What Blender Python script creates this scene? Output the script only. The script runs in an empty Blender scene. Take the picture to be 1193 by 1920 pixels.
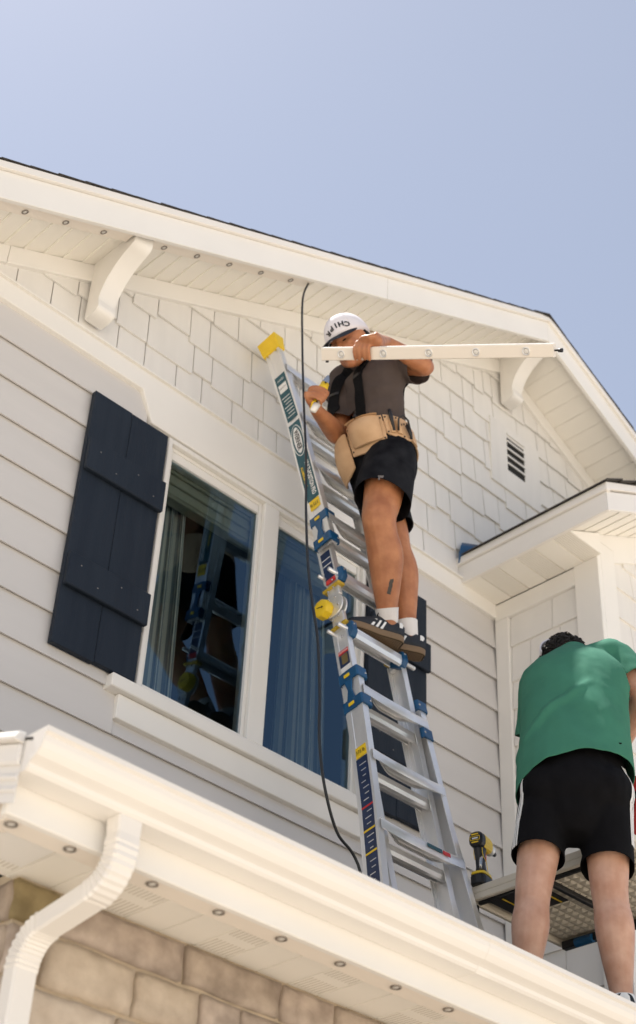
import bpy, bmesh, math, random
from mathutils import Vector, Matrix, noise
random.seed(7)
sc = bpy.context.scene
COL = sc.collection
# ------------------------------------------------------------------ camera
# world axes: x runs along the gable wall, y goes into the house, z is up.
# The lens is the origin; the lawn lies 1.6 m below it.
RX = (0.70808246, -0.7047891, 0.04349187)
RY = (0.45718104, 0.41063505, -0.78890073)
RZ = (0.53814935, 0.57849043, 0.61297969)
cam = bpy.data.cameras.new('camera')
cam.sensor_fit = 'AUTO'; cam.sensor_width = 36.0; cam.lens = 53.3236
cam.clip_start = 0.05; cam.clip_end = 3000
cam.dof.use_dof = True; cam.dof.focus_distance = 5.25; cam.dof.aperture_fstop = 3.2
camo = bpy.data.objects.new('camera', cam); COL.objects.link(camo)
camo.matrix_world = Matrix(((RX[0], -RY[0], -RZ[0], 0), (RX[1], -RY[1], -RZ[1], 0), (RX[2], -RY[2], -RZ[2], 0), (0, 0, 0, 1)))
sc.camera = camo
# ------------------------------------------------------------------ light
SUN = Vector((-0.04, 0.350, 0.936)).normalized()
EL = math.asin(SUN.z); AZ = math.atan2(SUN.x, SUN.y)
w = bpy.data.worlds.new('World'); sc.world = w; w.use_nodes = True
nt = w.node_tree; nt.nodes.clear()
sky = nt.nodes.new('ShaderNodeTexSky'); sky.sky_type = 'NISHITA'; sky.sun_disc = False
sky.sun_elevation = EL; sky.sun_rotation = AZ
sky.air_density = 1.0; sky.dust_density = 0.6; sky.ozone_density = 1.0; sky.altitude = 0
bg = nt.nodes.new('ShaderNodeBackground'); bg.inputs[1].default_value = 0.0575
wo = nt.nodes.new('ShaderNodeOutputWorld')
hz = nt.nodes.new('ShaderNodeMix'); hz.data_type = 'RGBA'; hz.blend_type = 'ADD'; hz.inputs[0].default_value = 1.0
hz.inputs[7].default_value = (2.35, 2.25, 2.15, 1)      # thin even summer haze over the whole sky
nt.links.new(sky.outputs[0], hz.inputs[6]); nt.links.new(hz.outputs[2], bg.inputs[0]); nt.links.new(bg.outputs[0], wo.inputs[0])
sl = bpy.data.lights.new('sun', 'SUN'); sl.energy = 5.0; sl.angle = math.radians(0.53); sl.color = (1, 0.955, 0.895)
so = bpy.data.objects.new('sun', sl); COL.objects.link(so)
so.rotation_euler = (-SUN).to_track_quat('-Z', 'Y').to_euler()
sc.view_settings.view_transform = 'Standard'; sc.view_settings.look = 'None'
sc.view_settings.exposure = 0.95; sc.view_settings.gamma = 1.0
sc.view_settings.use_curve_mapping = False
# ------------------------------------------------------------------ materials
def mat(name, col, rough=.5, metal=0., var=.08, scale=6., bump=0., bscale=120., spec=.5, sss=0., stretch=None, var2=None, coat=0.):
    m = bpy.data.materials.new(name); m.use_nodes = True
    t = m.node_tree; p = t.nodes['Principled BSDF']
    p.inputs['Roughness'].default_value = rough; p.inputs['Metallic'].default_value = metal
    p.inputs['Specular IOR Level'].default_value = spec
    if coat: p.inputs['Coat Weight'].default_value = coat
    if sss:
        p.inputs['Subsurface Weight'].default_value = sss
        p.inputs['Subsurface Radius'].default_value = (1., .35, .2); p.inputs['Subsurface Scale'].default_value = .012
    tc = t.nodes.new('ShaderNodeTexCoord'); mp = t.nodes.new('ShaderNodeMapping')
    t.links.new(tc.outputs['Object'], mp.inputs['Vector'])
    if stretch: mp.inputs['Scale'].default_value = stretch
    oi = t.nodes.new('ShaderNodeObjectInfo')
    ad = t.nodes.new('ShaderNodeVectorMath'); ad.operation = 'ADD'
    sv = t.nodes.new('ShaderNodeVectorMath'); sv.operation = 'SCALE'; sv.inputs['Scale'].default_value = 37.
    cv = t.nodes.new('ShaderNodeCombineXYZ')
    for i in range(3): t.links.new(oi.outputs['Random'], cv.inputs[i])
    t.links.new(cv.outputs[0], sv.inputs[0]); t.links.new(mp.outputs[0], ad.inputs[0]); t.links.new(sv.outputs[0], ad.inputs[1])
    nz = t.nodes.new('ShaderNodeTexNoise'); nz.inputs['Scale'].default_value = scale; nz.inputs['Detail'].default_value = 6
    t.links.new(ad.outputs[0], nz.inputs['Vector'])
    rp = t.nodes.new('ShaderNodeValToRGB'); e = rp.color_ramp.elements
    lo = var2 if var2 else tuple(c * (1 - var) for c in col); hi = col if var2 else tuple(min(1, c * (1 + var * .6)) for c in col)
    e[0].position = .3; e[0].color = (*lo, 1); e[1].position = .7; e[1].color = (*hi, 1)
    t.links.new(nz.outputs['Fac'], rp.inputs[0]); t.links.new(rp.outputs[0], p.inputs['Base Color'])
    if bump:
        n2 = t.nodes.new('ShaderNodeTexNoise'); n2.inputs['Scale'].default_value = bscale; n2.inputs['Detail'].default_value = 5
        t.links.new(ad.outputs[0], n2.inputs['Vector'])
        b = t.nodes.new('ShaderNodeBump'); b.inputs['Strength'].default_value = bump; b.inputs['Distance'].default_value = .004
        t.links.new(n2.outputs['Fac'], b.inputs['Height']); t.links.new(b.outputs[0], p.inputs['Normal'])
    return m
MT = dict(
    siding=mat('siding_paint', (.635, .615, .60), .55, var=.035, scale=3, bump=.12, bscale=60, stretch=(.25, 1, 3)),
    shingle=mat('shingle_paint', (.79, .77, .735), .55, var=.05, scale=4, bump=.15, bscale=70, stretch=(3, 1, .4)),
    trim=mat('trim_paint', (.84, .82, .78), .5, var=.03, scale=3, bump=.06, bscale=80),
    soffit=mat('soffit_vinyl', (.88, .85, .78), .42, var=.02, scale=3),
    gutter=mat('gutter_aluminium_paint', (.84, .81, .765), .28, var=.03, scale=2.5, coat=.2),
    navy=mat('navy_stain', (.012, .0185, .031), .6, spec=.22, var=.3, scale=5, bump=.5, bscale=40, stretch=(4, 4, .35), var2=(.018, .026, .040)),
    asphalt=mat('asphalt_shingle', (.055, .048, .042), .9, var=.5, scale=60, bump=.8, bscale=300),
    mortar=mat('mortar', (.60, .50, .37), .9, var=.2, scale=14, bump=.8, bscale=120),
    ground=mat('concrete_drive', (.54, .472, .385), .9, var=.15, scale=.6, bump=.3, bscale=30),
    alu=mat('brushed_aluminium', (.86, .86, .86), .36, .66, var=.12, scale=7, bump=.12, bscale=90, stretch=(1, 1, .25)),
    alud=mat('aluminium_matt', (.76, .76, .75), .42, .65, var=.2, scale=9),
    steel=mat('steel', (.55, .55, .55), .25, 1., var=.1),
    blue=mat('blue_nylon', (.006, .075, .19), .4, var=.2, scale=20),
    yellow=mat('yellow_plastic', (.82, .56, .02), .42, var=.08, scale=14),
    black=mat('black_plastic', (.012, .012, .014), .45, var=.25, scale=20),
    rubber=mat('black_cable_rubber', (.012, .014, .017), .5, var=.2, scale=20),
    decal=mat('teal_decal', (.012, .085, .115), .4, var=.12, scale=30),
    navydecal=mat('navy_decal', (.012, .03, .09), .35, var=.3, scale=24),
    white=mat('white_print', (.8, .8, .79), .45, var=.03),
    red=mat('red_print', (.6, .03, .03), .45, var=.06),
    brass=mat('brass_yellow_strip', (.55, .38, .04), .35, .3, var=.2, scale=18),
    frame=mat('window_vinyl', (.82, .80, .76), .38, var=.02),
    track=mat('light_track_paint', (.84, .775, .69), .4, var=.02),
    lensr=mat('light_ring', (.30, .27, .24), .35, .6, var=.2, scale=60),
    lens=mat('light_lens', (.72, .70, .66), .12, 0., var=.1, scale=90, spec=.8, coat=.6),
    dark=mat('recess_shade_paint', (.02, .018, .016), .8, var=.2),
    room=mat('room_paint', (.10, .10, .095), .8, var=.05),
    blind=mat('blind_cloth', (.40, .41, .34), .8, var=.06),
    plastic=mat('table_plastic', (.62, .57, .48), .5, var=.04, scale=8),
)
# ------------------------------------------------------------------ mesh helpers
WORLD = {}
def link(o): COL.objects.link(o); return o
def empty(name, loc, label=None, cat=None, group=None, parent=None):
    o = bpy.data.objects.new(name, None); link(o); o.empty_display_size = .1
    loc = Vector(loc); WORLD[o] = loc
    if parent: o.parent = parent; o.location = loc - WORLD[parent]
    else: o.location = loc
    if label: o['label'] = label
    if cat: o['category'] = cat
    if group: o['group'] = group
    return o
def tag(o, label, cat=None, group=None):
    o['label'] = label
    if cat: o['category'] = cat
    if group: o['group'] = group
    return o
def place(name, me, parent=None, center=None):
    """link a mesh whose vertices are in world space; its origin moves to the middle of its box"""
    c = Vector(center) if center else None
    if c is None:
        lo = [min(v.co[i] for v in me.vertices) for i in range(3)]; hi = [max(v.co[i] for v in me.vertices) for i in range(3)]
        c = Vector([(a + b) / 2 for a, b in zip(lo, hi)])
    me.transform(Matrix.Translation(-c))
    o = bpy.data.objects.new(name, me); link(o); WORLD[o] = c
    if parent: o.parent = parent; o.location = c - WORLD[parent]
    else: o.location = c
    return o
class MB:
    def __init__(s): s.v = []; s.f = []
    def add(s, vs, fs):
        k = len(s.v); s.v += [tuple(v) for v in vs]; s.f += [tuple(i + k for i in f) for f in fs]; return s
    def box(s, x0, x1, y0, y1, z0, z1):
        return s.add([(x0,y0,z0),(x1,y0,z0),(x1,y1,z0),(x0,y1,z0),(x0,y0,z1),(x1,y0,z1),(x1,y1,z1),(x0,y1,z1)],
                     [(0,3,2,1),(4,5,6,7),(0,1,5,4),(1,2,6,5),(2,3,7,6),(3,0,4,7)])
    def obox(s, c, a, b, d):
        c, a, b, d = map(Vector, (c, a, b, d))
        vs = [c + sx * a + sy * b + sz * d for sz in (-1, 1) for sx, sy in ((-1,-1),(1,-1),(1,1),(-1,1))]
        return s.add(vs, [(0,3,2,1),(4,5,6,7),(0,1,5,4),(1,2,6,5),(2,3,7,6),(3,0,4,7)])
    def prism(s, poly, vec):
        n = len(poly); vec = Vector(vec); P = [Vector(p) for p in poly]
        return s.add(P + [p + vec for p in P], [tuple(range(n))[::-1], tuple(range(n, 2 * n))] + [(i, (i + 1) % n, n + (i + 1) % n, n + i) for i in range(n)])
    def loft(s, rings, caps=True, closed=True):
        n = len(rings[0]); vs = [p for r in rings for p in r]; fs = []
        for k in range(len(rings) - 1):
            for i in range(n if closed else n - 1):
                j = (i + 1) % n; fs.append((k*n+i, k*n+j, (k+1)*n+j, (k+1)*n+i))
        if caps: fs += [tuple(range(n))[::-1], tuple(range((len(rings)-1)*n, len(rings)*n))]
        return s.add(vs, fs)
    def tube(s, pts, rad, n=10, side=None, caps=True, sides=None):
        """rad: number, list of numbers or list of (ra, rb); ra is measured along 'side'"""
        P = [Vector(p) for p in pts]; m = len(P)
        if not isinstance(rad, (list, tuple)): rad = [rad] * m
        rings = []; a = None
        for k in range(m):
            t = (P[min(k+1, m-1)] - P[max(k-1, 0)]).normalized()
            if a is None:
                a = Vector(side) if side else (Vector((0,0,1)) if abs(t.z) < .9 else Vector((1,0,0)))
            elif side: a = Vector(side)
            if sides: a = Vector(sides[k])
            a = (a - t * a.dot(t)).normalized(); b = t.cross(a)
            ra, rb = rad[k] if isinstance(rad[k], (list, tuple)) else (rad[k], rad[k])
            rings.append([P[k] + a * (ra * math.cos(2*math.pi*i/n)) + b * (rb * math.sin(2*math.pi*i/n)) for i in range(n)])
        return s.loft(rings, caps)
    def ell(s, c, a, b, d, nu=14, nv=9):
        c, a, b, d = map(Vector, (c, a, b, d)); rings = []
        for k in range(1, nv):
            th = math.pi * k / nv
            rings.append([c + d * math.cos(th) + (a * math.cos(2*math.pi*i/nu) + b * math.sin(2*math.pi*i/nu)) * math.sin(th) for i in range(nu)])
        return s.loft(rings, True)
    def mesh(s, name, bevel=0., seg=1):
        me = bpy.data.meshes.new(name); bm = bmesh.new(); vs = [bm.verts.new(v) for v in s.v]
        for f in s.f:
            try: bm.faces.new([vs[i] for i in f])
            except ValueError: pass
        bmesh.ops.recalc_face_normals(bm, faces=bm.faces)
        if bevel:
            es = [e for e in bm.edges if e.is_manifold and e.calc_face_angle(0) > .6]
            bmesh.ops.bevel(bm, geom=es, offset=bevel, segments=seg, affect='EDGES', profile=.6, clamp_overlap=True)
        bm.to_mesh(me); bm.free(); return me
    def build(s, name, m, parent=None, smooth=False, bevel=0., seg=1, label=None, autosm=None):
        me = s.mesh(name, bevel, seg); me.materials.append(MT[m] if isinstance(m, str) else m)
        if smooth: me.polygons.foreach_set('use_smooth', [True] * len(me.polygons))
        o = place(name, me, parent)
        if label: o['label'] = label
        return o
def cr(pts, n=6):
    """Catmull-Rom through points of any dimension"""
    P = [tuple(p) for p in pts]; out = []
    for k in range(len(P) - 1):
        p0, p1, p2, p3 = P[max(k-1,0)], P[k], P[k+1], P[min(k+2, len(P)-1)]
        for i in range(n):
            t = i / n
            out.append(tuple(.5*((2*b)+(-a+c)*t+(2*a-5*b+4*c-d)*t*t+(-a+3*b-3*c+d)*t**3) for a, b, c, d in zip(p0,p1,p2,p3)))
    out.append(P[-1]); return out
def clip(poly, a, b, c):
    """keep the part of a 2D polygon where a*x + b*z <= c"""
    out = []
    for i in range(len(poly)):
        p, q = poly[i], poly[(i+1) % len(poly)]; dp, dq = a*p[0]+b*p[1]-c, a*q[0]+b*q[1]-c
        if dp <= 0: out.append(p)
        if dp * dq < 0:
            t = dp / (dp - dq); out.append((p[0]+(q[0]-p[0])*t, p[1]+(q[1]-p[1])*t))
    return out
def text_mesh(txt, size, m, name, org, xdir, ydir, parent, spacing=1., bold=.0, sx=1.):
    """flat lettering: printed letters as thin mesh, baseline start at org"""
    cu = bpy.data.curves.new('t', 'FONT'); cu.body = txt; cu.size = size; cu.space_character = spacing; cu.offset = bold
    cu.align_x = 'CENTER'; cu.align_y = 'CENTER'; cu.resolution_u = 2
    o = bpy.data.objects.new('t', cu); COL.objects.link(o)
    dg = bpy.context.evaluated_depsgraph_get(); me = bpy.data.meshes.new_from_object(o.evaluated_get(dg))
    bpy.data.objects.remove(o)
    X = Vector(xdir).normalized(); Y = Vector(ydir).normalized(); Z = X.cross(Y)
    me.transform(Matrix(((X.x*sx, Y.x, Z.x, org[0]), (X.y*sx, Y.y, Z.y, org[1]), (X.z*sx, Y.z, Z.z, org[2]), (0,0,0,1))))
    me.name = name; me.materials.clear(); me.materials.append(MT[m]); return place(name, me, parent)
# ================================================================== SETTING
g = MB().box(-60, 60, -60, 3.0, -1.75, -1.6).add([(-1500,-1500,-1.8),(1500,-1500,-1.8),(1500,1500,-1.8),(-1500,1500,-1.8)], [(0,1,2,3)]).build('ground', 'ground')
g['kind'] = 'structure'
# ================================================================== HOUSE
D = 4.225                     # front face of the gable wall
RXR, RZS, OV = 5.37, 6.467, 3.84   # ridge x, soffit height at the ridge, fascia face y
def zs(x): return RZS - .5 * abs(x - RXR)
house = empty('house', (3, 4.2, -1.6), 'cream two storey gabled house with lap siding, shingled gable and porch', 'house')
# window opening
WX0, WX1, WZ0, WZ1 = 2.988, 4.248, 3.058, 4.338
wall = MB()
wall.prism([(-.5, D, -1.6), (WX0, D, -1.6), (WX0, D, 4.5), (1.436, D, 4.5), (-.5, D, zs(-.5))], (0, .1, 0)).box(WX1, 5.3, D, D+.1, -1.6, 4.5).box(WX0, WX1, D, D+.1, -1.6, WZ0).box(WX0, WX1, D, D+.1, WZ1, 4.5)
wall.prism([(1.436, D, 4.5), (9.2, D, 4.5), (9.2, D, zs(9.2)), (RXR, D, RZS)], (0, .1, 0))
wall.box(-.6, -.5, D, 9, -1.6, 3.6).box(9.1, 9.2, D+.1, 9, -1.6, 4.5).box(-.5, 9.2, 8.9, 9, -1.6, 6.0)
wall = wall.build('wall', 'siding', house)
# lap siding, one board at a time
def board(x0, x1, z0, z1):
    z1 = z1 + .004
    MB().prism([(x0, D-.024, z0), (x0, D-.008, z1), (x0, D-.0005, z1), (x0, D-.0005, z0+.016), (x0, D-.015, z0+.013), (x0, D-.016, z0)], (x1-x0, 0, 0)).build('siding_board', 'siding', wall)
for k in range(-12, 8):
    z0 = 3.189 + .1877 * k; z1 = z0 + .1877
    if z0 > 4.45: continue
    z1 = min(z1, 4.497)
    xl = max(-.5, RXR - 2 * (RZS - z1) + .12)
    segs = [(xl, 5.24)]
    if z1 > 2.90: segs = [(xl, 2.95), (4.29, 5.24)]
    if z1 > 2.90 and z0 < 2.9 : segs = [(xl, 2.91), (4.36, 5.24)]
    if z0 > 4.3: segs = [(xl, 2.86), (4.38, 5.24)]
    if z1 > 2.9 and z0 < 2.9: board(2.912, 4.358, z0, 2.8795 - .004)
    for a, b in segs:
        cuts = [a]
        if b - a > 3.2: cuts.append(a + 1.1 + .9 * ((k * 7) % 5) / 5)
        cuts.append(b)
        for c0, c1 in zip(cuts, cuts[1:]): board(c0 + .001, c1 - .001, z0, z1)
# belly band with its cap and the splayed head casing over the window
band = MB().prism([(1.75, D-.034, 4.602), (5.245, D-.034, 4.602), (5.245, D-.034, 4.498), (4.432, D-.034, 4.498), (4.362, D-.034, 4.345), (2.878, D-.034, 4.345), (2.808, D-.034, 4.498), (1.75, D-.034, 4.498)], (0, .033, 0)).build('belly_band', 'trim', house, bevel=.003)
MB().prism([(1.79, D-.048, 4.602), (1.79, D-.048, 4.611), (1.79, D-.02, 4.618), (1.79, D-.001, 4.618), (1.79, D-.001, 4.602)], (3.455, 0, 0)).build('band_cap', 'trim', band)
# window
win = empty('window', (3.62, D, 3.1), 'white vinyl double window with dark glass beside navy shutters', parent=house); 
fr = MB()
yo = D - .03
def ringbox(b, x0, x1, z0, z1, t, y0, y1):
    b.box(x0, x0+t, y0, y1, z0, z1).box(x1-t, x1, y0, y1, z0, z1).box(x0+t, x1-t, y0, y1, z1-t, z1).box(x0+t, x1-t, y0, y1, z0, z0+t)
ringbox(fr, WX0, WX1, WZ0-.005, WZ1, .024, D-.028, D+.07)
fr.box(3.575, 3.665, D-.026, D+.07, WZ0+.019, WZ1-.024)
fr.build('frame', 'frame', win, bevel=.003)
for x0, x1 in ((3.014, 3.575), (3.665, 4.226)):
    s = MB(); ringbox(s, x0+.001, x1-.001, WZ0+.020, WZ1-.025, .018, D-.006, D+.05)
    s.box(x0+.02, x1-.02, D-.002, D+.05, WZ1-.085, WZ1-.043)
    sash = s.build('sash', 'frame', win, bevel=.002)
glass = bpy.data.materials.new('window_glass'); glass.use_nodes = True
t = glass.node_tree; t.nodes.clear()
o_ = t.nodes.new('ShaderNodeOutputMaterial'); mx = t.nodes.new('ShaderNodeMixShader'); fz = t.nodes.new('ShaderNodeFresnel'); fz.inputs[0].default_value = 1.95
tr = t.nodes.new('ShaderNodeBsdfTransparent'); tr.inputs[0].default_value = (.75, .81, .78, 1)
gl = t.nodes.new('ShaderNodeBsdfGlossy'); gl.inputs['Roughness'].default_value = .0; gl.inputs[0].default_value = (.42, .70, 1, 1)  # blue gloss tint paints a deep blue sky into the reflection
t.links.new(fz.outputs[0], mx.inputs[0]); t.links.new(tr.outputs[0], mx.inputs[1]); t.links.new(gl.outputs[0], mx.inputs[2]); t.links.new(mx.outputs[0], o_.inputs[0])
MT['glass'] = glass
for x0, x1, ya in ((3.030, 3.558, D+.012), (3.682, 4.210, D+.012)):
    MB().add([(x0,ya,WZ0+.036),(x1,ya,WZ0+.036),(x1,ya,WZ1-.08),(x0,ya,WZ1-.08)], [(0,1,2,3)]).build('pane', 'glass', win)
sill = MB().box(2.850, 4.340, D-.062, D-.001, 2.988, 3.046).build('window_sill', 'trim', win, bevel=.004)
MB().box(2.908, 4.30, D-.036, D-.001, 2.880, 2.985).build('apron', 'trim', win, bevel=.003)
# the room behind the glass
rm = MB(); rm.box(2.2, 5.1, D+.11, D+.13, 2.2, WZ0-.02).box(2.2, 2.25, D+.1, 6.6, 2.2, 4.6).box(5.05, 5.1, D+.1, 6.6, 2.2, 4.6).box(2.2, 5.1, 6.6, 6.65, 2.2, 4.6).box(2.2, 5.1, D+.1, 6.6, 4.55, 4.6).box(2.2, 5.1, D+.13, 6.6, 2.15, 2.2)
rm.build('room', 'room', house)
stripe = mat('striped_curtain_cloth', (.62, .64, .62), .85, var=.04)
t = stripe.node_tree; p = t.nodes['Principled BSDF']
uvn = t.nodes.new('ShaderNodeUVMap'); sx_ = t.nodes.new('ShaderNodeSeparateXYZ'); t.links.new(uvn.outputs[0], sx_.inputs[0])
ma = t.nodes.new('ShaderNodeMath'); ma.operation = 'MULTIPLY'; ma.inputs[1].default_value = 1.; t.links.new(sx_.outputs[0], ma.inputs[0])
fr_ = t.nodes.new('ShaderNodeMath'); fr_.operation = 'FRACT'; t.links.new(ma.outputs[0], fr_.inputs[0])
gt = t.nodes.new('ShaderNodeMath'); gt.operation = 'GREATER_THAN'; gt.inputs[1].default_value = .58; t.links.new(fr_.outputs[0], gt.inputs[0])
mc = t.nodes.new('ShaderNodeMix'); mc.data_type = 'RGBA'; mc.inputs[6].default_value = (.25, .30, .34, 1); mc.inputs[7].default_value = (.62, .65, .63, 1)
t.links.new(gt.outputs[0], mc.inputs[0]); t.links.new(mc.outputs[2], p.inputs['Base Color'])
MT['stripe'] = stripe
def curtain(x0, x1, y, folds, nst, label, lean=0.):
    n = 90; b = MB(); vs = []; fs = []
    for k, z in enumerate((2.6, 3.2, 3.7, 4.1, 4.42)):
        tt = k / 4
        for i in range(n + 1):
            u = i / n; a = .028 * (1 - .3 * tt) + .006 * math.sin(9 * u)
            xx = x0 + (x1 - x0) * u + lean * (1 - tt) * (u - .2)
            vs.append((xx + .008 * math.sin(u * folds * 4 * math.pi + 1), y + a * math.sin(u * folds * 2 * math.pi + .6 * math.sin(5 * u) + .25 * tt), z))
    for k in range(4):
        for i in range(n): q = k * (n + 1) + i; fs.append((q, q + 1, q + n + 2, q + n + 1))
    me = bpy.data.meshes.new('curtain'); me.from_pydata(vs, [], fs); me.materials.append(stripe)
    uv = me.uv_layers.new(name='UVMap')
    for li, l in enumerate(me.loops): uv.data[li].uv = (vs[l.vertex_index] and (l.vertex_index % (n + 1)) / n * nst, vs[l.vertex_index][2])
    me.polygons.foreach_set('use_smooth', [True] * len(me.polygons))
    o = place('curtain', me); md = o.modifiers.new('s', 'SOLIDIFY'); md.thickness = .003
    tag(o, label, 'curtain', 'striped curtains behind the window')
curtain(3.02, 3.24, D+.16, 4, 24, 'blue and white striped curtain behind the left window pane next to navy shutter', .08)
curtain(3.90, 4.12, D+.16, 4, 24, 'blue and white striped curtain behind the right window pane beside the ladder', .10)
bl = MB().box(3.0, 4.24, D+.07, D+.13, 4.12, 4.31)
for k in range(3): bl.box(3.0, 4.24, D+.062 - .004*k, D+.07, 4.13 + .055*k, 4.165 + .055*k)
tag(bl.build('roller_blind', 'blind', bevel=.004), 'pale green folded blind across the top inside the window', 'blind')
# shutters: two boards and two battens each
def shutter(x0, label):
    sh = empty('shutter', (x0 + .2, D - .02, 3.05), label, parent=house)
    for k in range(2):
        MB().box(x0 + .202*k + .0006, x0 + .202*k + .2014, D-.052 - .0008*k, D-.0245, 3.048 + .005*k, 4.312 - .003*k).build('board', 'navy', sh, bevel=.0025)
    for z0, z1 in ((3.880, 4.038), (3.306, 3.458)):
        MB().box(x0+.001, x0+.409, D-.078, D-.0545, z0, z1).build('batten', 'navy', sh, bevel=.004)
        for sx_ in (.06, .15, .26, .35): MB().ell((x0+sx_, D-.078, (z0+z1)/2 + .03*(-1)**int(sx_*100)), (.0035, 0, 0), (0, .0012, 0), (0, 0, .0035), 6, 4).build('screw', 'lensr', sh)
shutter(2.560, 'dark navy board and batten shutter left of the window'); shutter(4.2505, 'dark navy board and batten shutter behind the ladder')
# gable shingles: measured joints where they show, the rest random
JO = {0: [1.9, 2.1, 2.28, 2.43, 2.645, 2.80, 2.985, 3.14, 3.33, 3.50, 3.62], 1: [2.0, 2.22, 2.40, 2.62, 2.797, 3.072, 3.187, 3.385, 3.52, 3.70],
      2: [2.3, 2.52, 2.69, 2.833, 3.03, 3.152, 3.423, 3.6, 3.75, 3.98, 4.2, 4.4, 4.57, 4.767, 4.882, 5.08, 5.27, 5.36], 3: [2.7, 2.93, 3.16, 3.318, 3.543, 3.72, 3.9, 4.1, 4.35, 4.53, 4.706, 4.98, 5.17, 5.30],
      4: [3.2, 3.45, 3.62, 3.85, 4.1, 4.3, 4.46, 4.626, 4.777, 4.981, 5.098, 5.366, 5.55, 5.75, 5.86, 6.1], 5: [3.6, 3.8, 4.05, 4.22, 4.45, 4.636, 4.837, 4.984, 5.19, 5.45, 5.69, 5.83, 6.02, 6.2],
      6: [4.0, 4.2, 4.4, 4.63, 4.90, 5.015, 5.215, 5.5, 5.69, 5.79, 5.96, 6.1], 7: [4.4, 4.6, 4.818, 5.007, 5.10, 5.28, 5.5, 5.69, 5.78, 5.98], 8: [4.7, 4.95, 5.112, 5.195, 5.275, 5.45, 5.57, 5.70, 5.82]}
rs = random.Random(3)
def shingle(poly, nrm_y, z0, parent, h):
    """poly is (x, z); the butt stands proud and the piece tilts back"""
    n = len(poly); th = .009
    def yy(z): return nrm_y - .021 + .014 * min(1, max(0, (z - z0) / h))
    b = MB(); b.add([(x, yy(z), z) for x, z in poly] + [(x, min(yy(z) + th, nrm_y - .0005), z) for x, z in poly],
        [tuple(range(n)), tuple(range(n, 2*n))[::-1]] + [(i, (i+1) % n, n + (i+1) % n, n+i) for i in range(n)])
    return b.build('shingle', 'shingle', parent)
EXP = .1853
for r in range(10):
    zb = 4.615 + EXP * r
    js = JO.get(r, [5.0, 5.2, 5.4, 5.6])[:]
    x = js[0]
    while x > 1.2: x -= rs.choice((.11, .15, .18, .22, .27)); js.insert(0, x)
    x = js[-1]
    while x < 8.2: x += rs.choice((.11, .15, .18, .22, .27)); js.append(x)
    for k, (a, b) in enumerate(zip(js, js[1:])):
        st = 0 if r == 0 else rs.choice((0, 0, .022, -.012, .03))
        poly = [(a+.0028, zb - st * .8), (b-.0028, zb - st * .8), (b-.0028, zb+EXP+.02), (a+.0028, zb+EXP+.02)]
        poly = clip(poly, -.5, 1, zs(0) - .06); 
        if len(poly) > 2: poly = clip(poly, .5, 1, RZS + .5*RXR - .06)
        if len(poly) < 3 or max(p[1] for p in poly) - min(p[1] for p in poly) < .02: continue
        shingle(poly, D, zb, wall, EXP)
# rake frieze
for s in (-1, 1):
    e = 1.2 if s < 0 else 9.0; cutx = [e, 2.03, RXR] if s < 0 else [RXR, 9.0]
    for a, b in zip(cutx, cutx[1:]):
        MB().prism([(a+.001, D-.036, zs(a+.001)-.105), (b-.001, D-.036, zs(b-.001)-.105), (b-.001, D-.036, zs(b-.001)-.0015), (a+.001, D-.036, zs(a+.001)-.0015)], (0, .0355, 0)).build('frieze_board', 'trim', house, bevel=.002)
# gable vent
vent = empty('gable_vent', (5.46, D-.03, 5.46), 'small louvred vent on a flat mounting block in the gable', parent=house)
vb = MB(); vx0, vx1, vz0, vz1 = 5.385, 5.545, 5.615, 5.90
ringbox(vb, 5.238, 5.688, 5.468, 5.945, .08, D-.0265, D-.001)
vb.box(5.318, vx0, D-.0265, D-.001, 5.548, 5.865).box(vx1, 5.608, D-.0265, D-.001, 5.548, 5.865).box(vx0, vx1, D-.0265, D-.001, 5.548, vz0)
vb.build('mounting_block', 'shingle', vent)
MB().box(vx0, vx1, D-.0232, D-.0215, vz0, vz1).build('painted_slot_shade', 'dark', vent)  # near-black sheet paints the shade inside the slots
for k in range(5):
    z = vz0 + .006 + .056 * k
    MB().prism([(vx0, D-.034, z+.036), (vx0, D-.034, z+.050), (vx0, D-.0235, z+.056), (vx0, D-.0235, z+.042)], (vx1-vx0, 0, 0)).build('louver', 'shingle', vent)
# main roof
roof = MB()
def slab(x0, x1, y0, y1, lo, hi):
    return MB().prism([(x0, y0, zs(x0)+lo), (x1, y0, zs(x1)+lo), (x1, y0, zs(x1)+hi), (x0, y0, zs(x0)+hi)], (0, y1-y0, 0))
roof = MB(); 
for a, b in ((-.9, RXR), (RXR, 9.6)):
    q = slab(a, b, OV+.025, 9.2, .014, .128); roof.add(q.v, q.f)
roof = roof.build('roof', 'trim', house)
for a, b in ((-.9, 3.98), (3.982, RXR), (RXR+.001, 9.6)):
    slab(a, b, OV, OV+.022, -.066, .09).build('fascia', 'trim', roof, bevel=.002)
for a, b in ((-.9, RXR), (RXR+.001, 9.6)):
    slab(a, b, OV-.018, OV+.024, .0915, .132).build('rake_trim', 'gutter', roof, bevel=.002)
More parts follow.
